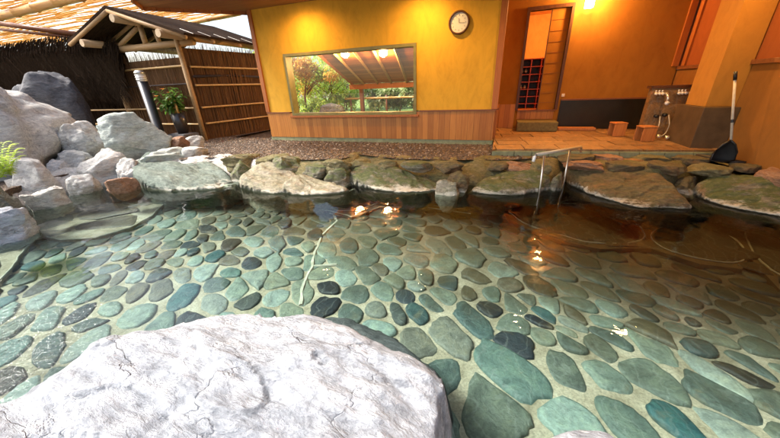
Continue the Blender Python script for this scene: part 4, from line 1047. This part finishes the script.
# ------------------------------------------------------------------ log gate roof
YG = 5.62; YR = 8.6
apx = gy(105, 8, YG); el = gy(68, 43, YG); er = gy(184, 35, YG)
t = thing('gate_roof', 'small gabled roof on peeled logs over the brushwood fence', 'gate', (-8.7, YF, G))
def slab(p, q, y0, y1, th, name, mat, par):
    d_ = (q - p); nn = Vector((-d_.z, 0, d_.x)).normalized() * th
    if nn.z < 0: nn = -nn
    bm = bmesh.new(); v = []
    for y_ in (y0, y1):
        for s in (p, q, q + nn, p + nn): v.append(bm.verts.new((s.x, y_, s.z)))
    for f in ((0, 1, 2, 3), (7, 6, 5, 4), (0, 4, 5, 1), (1, 5, 6, 2), (2, 6, 7, 3), (3, 7, 4, 0)): bm.faces.new([v[i] for i in f])
    bmesh.ops.recalc_face_normals(bm, faces=bm.faces[:]); return obj(name, bm, mat, par)
slab(apx, el, YG, YR, .05, 'roof_slope', M['bark_roof'], t); slab(apx, er, YG, YR, .05, 'roof_slope', M['bark_roof'], t)
# battens along the eave
for s in (er,):
    bm = bmesh.new(); dv = (s - apx)
    for k in range(7):
        y_ = YG + .2 + k * .45; tube(bm, [apx + dv * .86 + Vector((0, y_ - YG, .07)), apx + dv * 1.02 + Vector((0, y_ - YG, .06))], .007, seg=6)
    obj('batten', bm, M['hose'], t)
for s in (el, er):
    a0 = apx + Vector((0, .03, -.05)); b0 = s + Vector((0, .03, -.04)); obj('barge_rafter', T([a0, b0], .045, seg=10), M['wood_logx'], t, smooth=True)
    a0 = apx + Vector((0, .75, -.06)); b0 = s + Vector((0, .75, -.06)); obj('rafter', T([a0, b0], .04, seg=10), M['wood_logx'], t, smooth=True)
    a0 = apx + Vector((0, 1.6, -.06)); b0 = s + Vector((0, 1.6, -.06)); obj('rafter', T([a0, b0], .04, seg=10), M['wood_logx'], t, smooth=True)
rp = gy(112, 18, YG - .08); pr = gy(158, 33, YG - .08); pl_ = gy(82, 43, YG - .08)
for p_, r_ in ((rp, .085), (pr, .085), (pl_, .085)):
    lg = obj('purlin', T([p_, (p_.x, YR, p_.z)], r_, seg=14), M['wood_log'], t, smooth=True)
    obj('log_end', T([p_ + Vector((0, -.004, 0)), p_ + Vector((0, -.001, 0))], r_ * .97, seg=14), M['log_end'], lg)
tz = pr.z - .13
obj('tie_beam', T([(pl_.x - .1, YF - .0, pl_.z - .12), (er.x - .35, YF, tz)], .075, seg=12), M['wood_logx'], t, smooth=True)
kx = gy(136, 35, YF).x
obj('king_post', T([(rp.x, YF, tz), (rp.x, YF, rp.z)], .06, seg=12), M['wood_log'], t, smooth=True)
obj('strut', T([(rp.x + .5, YF, tz), (rp.x + .45, YF, rp.z - .2)], .05, seg=12), M['wood_log'], t, smooth=True)
obj('strut', T([(pl_.x + .15, YF, tz), (rp.x - .1, YF, rp.z - .1)], .05, seg=12), M['wood_log'], t, smooth=True)
obj('post', T([(gy(110, 55, YF).x, YF - .02, G), (gy(110, 55, YF).x, YF - .02, pl_.z - .15)], .085, seg=12), M['wood_log'], t, smooth=True)
#obj('post', T([(gy(181, 45, YF).x, YF + .1, G), (gy(181, 45, YF).x, YF + .1, pr.z - .1)], .085, seg=12), M['wood_log'], t, smooth=True)

# ------------------------------------------------------------------ reed canopy
t = thing('reed_canopy', 'sunlit reed blind canopy on bamboo poles, upper left', 'canopy', (-11, 7, 3.7))
rg = random.Random(21); bm = bmesh.new(); y_ = 5.2
while y_ < 9.3:
    z = 3.72 + .02 * math.sin(y_ * 3); x = -21.0
    while x < -5.6:
        l_ = rg.uniform(1.0, 3.0)
        if rg.random() < .66:
            w_ = rg.uniform(.011, .02); tube(bm, [(x, y_ + rg.uniform(-.015, .015), z + rg.uniform(-.03, .03)), (x + l_ * .5, y_ + rg.uniform(-.02, .02), z + rg.uniform(-.04, .03)), (x + l_, y_ + rg.uniform(-.015, .015), z + rg.uniform(-.03, .03))], w_, seg=4, cap=False)
        x += l_
    y_ += .048
obj('reeds', bm, M['reed'], t)
for (a, b) in ((gz(-60, 31, 3.6), gz(80, -4, 3.6)), (gz(185, 24, 3.6), gz(262, 8, 3.6))):
    bm = bmesh.new(); bamboo(bm, a, b, .11 if a.x < -12 else .07, mid=.9); obj('pole', bm, M['bamboo_gold'], t, smooth=True)
# beams of the passage roof, far left
t = thing('eave_beams', 'dark beams under the bright gap above the thatched fence', 'beam', (-13, 6.5, 3))
for (p, q, r_) in (((-30, 19), (80, 35), .07), ((-30, 26), (78, 38), .04)):
    a = gy(p[0], p[1], YF + .1); b = gy(q[0], q[1], YF + .5); obj('beam', T([a, b], r_, seg=8), M['wood_rail'], t, smooth=True)

# ------------------------------------------------------------------ bollard light, potted plant
bx = gy(147, 95, 5.35).x; bw = .105
t = thing('bollard_light', 'black bollard light with a white cap beside the potted plant', 'bollard light', (bx, 5.35, G))
zt = gy(139, 70, 5.35).z
obj('stem', lathe([(bw * 1.1, 0), (bw * 1.1, .02), (bw, .03), (bw, zt - G - .24)], 24, (bx, 5.35, G)), M['black'], t, smooth=True)
obj('lens', lathe([(bw * .97, zt - G - .238), (bw * .97, zt - G - .09)], 24, (bx, 5.35, G)), M['white'], t, smooth=True)
obj('cap', lathe([(bw * 1.02, zt - G - .088), (bw * 1.02, zt - G - .05), (bw * .8, zt - G - .015), (.02, zt - G)], 24, (bx, 5.35, G)), M['metal'], t, smooth=True)
bm = bmesh.new()
for z in (.2, .155, .11): tube(bm, [(bx + bw * 1.03 * math.cos(a_), 5.35 + bw * 1.03 * math.sin(a_), zt - z) for a_ in [k * math.pi / 12 for k in range(25)]], .006, seg=5, cap=False)
obj('louvre', bm, M['metal'], t)

def leaf(bm, base, d_, l_, w_, droop=.3, segs=3):
    d_ = d_.normalized(); side = d_.cross(Vector((0, 0, 1)))
    if side.length < .1: side = Vector((1, 0, 0))
    side = side.normalized(); L0 = []; R0 = []
    for k in range(segs + 1):
        u = k / segs; p = base + d_ * l_ * u + Vector((0, 0, -droop * l_ * u * u)); ww = w_ * math.sin(math.pi * (.08 + .9 * u)) * .5
        L0.append(bm.verts.new(p + side * ww + Vector((0, 0, ww * .3)))); R0.append(bm.verts.new(p - side * ww + Vector((0, 0, ww * .3))))
    for k in range(segs): bm.faces.new((L0[k], L0[k + 1], R0[k + 1], R0[k]))
px_, py_ = gy(181, 125, 5.65).x, 5.65
t = thing('potted_plant', 'green leafy plant with orange blooms in a dark pot', 'potted plant', (px_, py_, .6))
zb_ = gy(183, 133, 5.65).z; zp = gy(180, 113, 5.65).z
obj('pot', lathe([(.12, 0), (.15, (zp - zb_) * .5), (.16, zp - zb_), (.14, zp - zb_), (.1, .04)], 22, (px_, py_, zb_)), M['pot'], t, smooth=True)
bm = bmesh.new(); rg = random.Random(31); stems = []
for k in range(26):
    a = rg.uniform(0, 6.28); sp_ = rg.uniform(.05, .34); h_ = rg.uniform(.15, .62); b0 = Vector((px_, py_, zp)); e0 = b0 + Vector((math.cos(a) * sp_ - .08, math.sin(a) * sp_, h_)); stems.append((b0, e0))
    for j in range(12):
        u = rg.uniform(.25, 1); p = b0.lerp(e0, u); aa = rg.uniform(0, 6.28); leaf(bm, p, Vector((math.cos(aa), math.sin(aa), rg.uniform(-.3, .8))), rg.uniform(.12, .22), rg.uniform(.05, .09), .5)
obj('foliage', bm, M['leaf'], t)
bm = bmesh.new()
for a, b in stems: tube(bm, [a, b], .006, seg=5)
obj('stem', bm, M['leaf'], t)
for k in range(26):
    a, b = stems[k]; 
    if k % 4 == 0:
        bm = bmesh.new()
        for j in range(7): aa = j * .9; leaf(bm, b + Vector((-.05, -.1, -.04)), Vector((math.cos(aa), math.sin(aa), .5)), .08, .05, .2)
        obj('bloom', bm, M['petal'], t)
bm = bmesh.new()
for q in (-.04, .04): tube(bm, [(px_ + q + .03, py_ - .03, zp - .02), (px_ + q + .03, py_ - .03, zp + .3)], .028, seg=8)
obj('bamboo_stake', bm, M['bamboo_gold'], t, smooth=True)
tag(obj('pot_slab', B((px_ - .3, py_ - .22, zb_ - .12), (px_ + .28, py_ + .2, zb_ - .004), bev=.02), M['rock_dark']), 'flat dark stone slab under the potted plant', 'stone slab')

# fern at the far left
fb = gz(8, 178, .55)
t = thing('fern', 'bright lime green fern against the huge boulder at the left edge', 'plant', fb)
bm = bmesh.new(); rg = random.Random(17)
fb = fb + Vector((0, 0, .0))
for k in range(40):
    a = rg.uniform(0, 6.28); L_ = rg.uniform(.3, .55); h_ = rg.uniform(.15, .5)
    for j in range(14):
        u = (j + 2) / 16; p = fb + Vector((math.cos(a) * L_ * u * .6, math.sin(a) * L_ * u * .6, h_ * math.sin(u * 1.9)))
        for s in (1, -1):
            dv = Vector((-math.sin(a) * s, math.cos(a) * s, .1)) + Vector((math.cos(a), math.sin(a), 0)) * .5; leaf(bm, p, dv, .10 * (1.1 - u), .025, .2, 2)
obj('fronds', bm, M['leaf_lime'], t)

# ------------------------------------------------------------------ garden seen through the window
vd = ray(432, 155); vd = vd / vd.y
P0 = Vector((-3.55, 7.97, 2.43)); nrm = Vector((1, 0, 0)).cross(vd)
def soff(x, y):
    r_ = ray(x, y); C0 = Vector((0, 0, CZ)); return C0 + r_ * ((P0 - C0).dot(nrm) / r_.dot(nrm))
t = thing('garden_eave', 'sloping boarded eave with rafters seen through the window', 'eave', (-4.3, 9.5, 2.2))
yt0 = 6.6; zt0 = P0.z + (yt0 - P0.y) * vd.z
le = soff(352, 84); lt = le + vd * ((yt0 - le.y)); rt = Vector((-1.2, 0, 0))
up = Vector((0, 0, .04)); XRr = .2
def quadslab(P_, th):
    bm = bmesh.new(); a = [bm.verts.new(p) for p in P_]; b = [bm.verts.new(p + Vector((0, 0, th))) for p in P_]
    n = len(P_)
    bm.faces.new(a); bm.faces.new(b[::-1])
    for i in range(n): bm.faces.new((a[i], a[(i + 1) % n], b[(i + 1) % n], b[i]))
    bmesh.ops.recalc_face_normals(bm, faces=bm.faces[:]); return bm
wid = 4.3
obj('soffit_boards', quadslab([le, lt, lt + Vector((wid, 0, 0)), le + Vector((wid, 0, 0))], .05), M['wood_soffit'], t)
for x_ in (338, 358, 377, 398):
    a = soff(x_, 56); b = a + vd * (le.y - a.y - .02); a2 = a + vd * (yt0 + .1 - a.y)
    obj('rafter', T([a2 + Vector((0, 0, -.03)), b + Vector((0, 0, -.03))], .05, seg=4), M['wood_log'], t)
obj('verge_board', T([lt, le], .06, seg=4), M['wood_trim'], t)
obj('eave_beam', B((le.x - .1, le.y - .06, le.z - .2), (le.x + wid, le.y + .06, le.z - .01)), M['wood_trim'], t)
pc = gy(362, 98, le.y)
obj('post', B((pc.x - .07, le.y - .07, G - .1), (pc.x + .07, le.y + .07, le.z - .2)), M['wood_rail'], t)
for i, (x_, y_) in enumerate(((345, 52), (383, 51))):
    p = soff(x_, y_) + Vector((0, 0, -.03))
    tt = thing('eave_lamp', 'small lit lamp under the garden eave, %s of two' % ('left' if i == 0 else 'right'), 'lamp', p, 'lamps under the garden eave')
    obj('bulb', lathe([(.03, .02), (.11, 0), (.11, -.06), (.03, -.11)], 16, p), M['bulb'], tt, smooth=True)
    l = bpy.data.lights.new('eave_lamp_bulb', 'POINT'); l.energy = 90 * LAMP; l.color = (1, .55, .2); l.shadow_soft_size = .06
    o = bpy.data.objects.new('eave_lamp_bulb', l); COL.objects.link(o); o.location = p + Vector((0, -.0, -.14))

def crown(bm, c_, rad, n, rg, lw=.07, ll=.14, squash=.8):
    cl = [(c_ + Vector((rg.gauss(0, .45) * rad, rg.gauss(0, .45) * rad, rg.gauss(0, .4) * rad * squash)), rad * rg.uniform(.2, .4)) for _ in range(18)]
    for k in range(n):
        q, r_ = rg.choice(cl); d_ = Vector((rg.gauss(0, 1), rg.gauss(0, 1), rg.gauss(0, .8))).normalized(); p = q + d_ * r_ * rg.uniform(.4, 1)
        leaf(bm, p, Vector((rg.uniform(-1, 1), rg.uniform(-1, 1), rg.uniform(-.5, .6))), rg.uniform(.7, 1.3) * ll, lw * rg.uniform(.7, 1.3), .3, 2)
def tree(name, base, h_, rad, n, mat, label, cat, seed, lean=(0, 0), ll=.14, lw=.07, trunk_r=.06, zc=None):
    rg = random.Random(seed); t = thing(name, label, cat, base)
    base = Vector(base); top = base + Vector((lean[0], lean[1], h_)); mid = base.lerp(top, .5) + Vector((rg.uniform(-.2, .2), 0, 0))
    bm = bmesh.new(); tube(bm, [base - Vector((0, 0, .1)), mid, top], [trunk_r, trunk_r * .75, trunk_r * .4], seg=8)
    for k in range(9):
        u = rg.uniform(.3, .95); p = base.lerp(top, u); a = rg.uniform(0, 6.28); e = p + Vector((math.cos(a) * rad * .7, math.sin(a) * rad * .7, rad * .5)); tube(bm, [p, p.lerp(e, .5) + Vector((0, 0, .05)), e], [trunk_r * .4, trunk_r * .25, .006], seg=6)
    obj('trunk', bm, M['trunk'], t, smooth=True)
    bm = bmesh.new(); crown(bm, top + Vector((0, 0, 0 if zc is None else zc)), rad, n, rg, lw, ll); obj('crown', bm, mat, t)
g_ = G - .06
bm, vs = sheet([(-30, 8.7), (.0, 10.2), (12, 10.2), (12, 40), (-30, 40)], G + .01); tag(obj('garden_moss', bm, M['moss']), kind='structure')
def gp_(x, Y): return (gy(x, 100, Y).x, Y, g_)
tree('maple_tree', gp_(304, 11.2), 1.9, 1.0, 3600, M['leaf_orange'], 'orange leaved maple at the left side of the window', 'tree', 51, lean=(.2, .2), ll=.11, lw=.07)
tree('garden_tree', gp_(326, 12.5), 1.9, 1.7, 5000, M['leaf_lime'], 'lime green tree in the middle of the window view', 'tree', 52, lean=(.3, 0))
tree('garden_tree', gp_(298, 14.5), 2.6, 2.6, 3200, M['leaf_lime'], 'tall pale lime tree far back behind the orange maple', 'tree', 53)
tree('garden_tree', gp_(345, 16.0), 2.0, 2.9, 3200, M['leaf_lime'], 'distant lime tree farthest back behind the eave edge', 'tree', 54)
for i, (x_, Y_, h_, r_, mk, lb) in enumerate(((345, 12.6, .75, .75, 'leaf_lime', 'low lime bush left of the eave post'), (378, 13.2, .9, .85, 'leaf_pale', 'pale leaved bush just right of the eave post'), (398, 13.6, .9, .85, 'leaf_pale', 'pale leaved bush in the middle under the eave'), (414, 13.0, .9, .8, 'leaf_pale', 'pale leaved bush at the right side of the window'), (312, 11.0, .45, .55, 'leaf_lime', 'low lime bush behind the grey garden rock'), (388, 16.5, 1.2, 1.4, 'leaf', 'dark green bush behind the pale bushes'), (415, 17.0, 1.2, 1.4, 'leaf', 'dark green bush at the right, behind the pale bushes'))):
    tree('garden_bush', gp_(x_, Y_), h_, r_, 2200, M[mk], lb, 'bush', 60 + i, ll=.2 if mk == 'leaf_pale' else .13, lw=.09 if mk == 'leaf_pale' else .07, trunk_r=.03, zc=-.05)
gr = gp_(331, 9.4)
o = obj('rock', rockmesh((1.0, .6, .8), 77, 4, .2, 8), M['rock_dark'], smooth=True); o.location = (gr[0], gr[1], .62)
tag(o, 'grey pointed garden rock seen at the bottom of the window', 'rock')
t = thing('bamboo_rail', 'low orange bamboo rail crossing the garden under the eave', 'fence', gp_(370, 12.2))
zr = gy(375, 98, 12.2).z; bm = bmesh.new(); bamboo(bm, (gy(345, 98, 12.2).x, 12.2, zr), (gy(425, 98, 12.2).x, 12.2, zr), .04); obj('rail', bm, M['bamboo_gold'], t, smooth=True)
for x_ in (350, 386, 415): obj('post', T([(gy(x_, 98, 12.2).x, 12.24, 0.1), (gy(x_, 98, 12.2).x, 12.24, zr + .1)], .04, seg=8), M['wood_rail'], t, smooth=True)
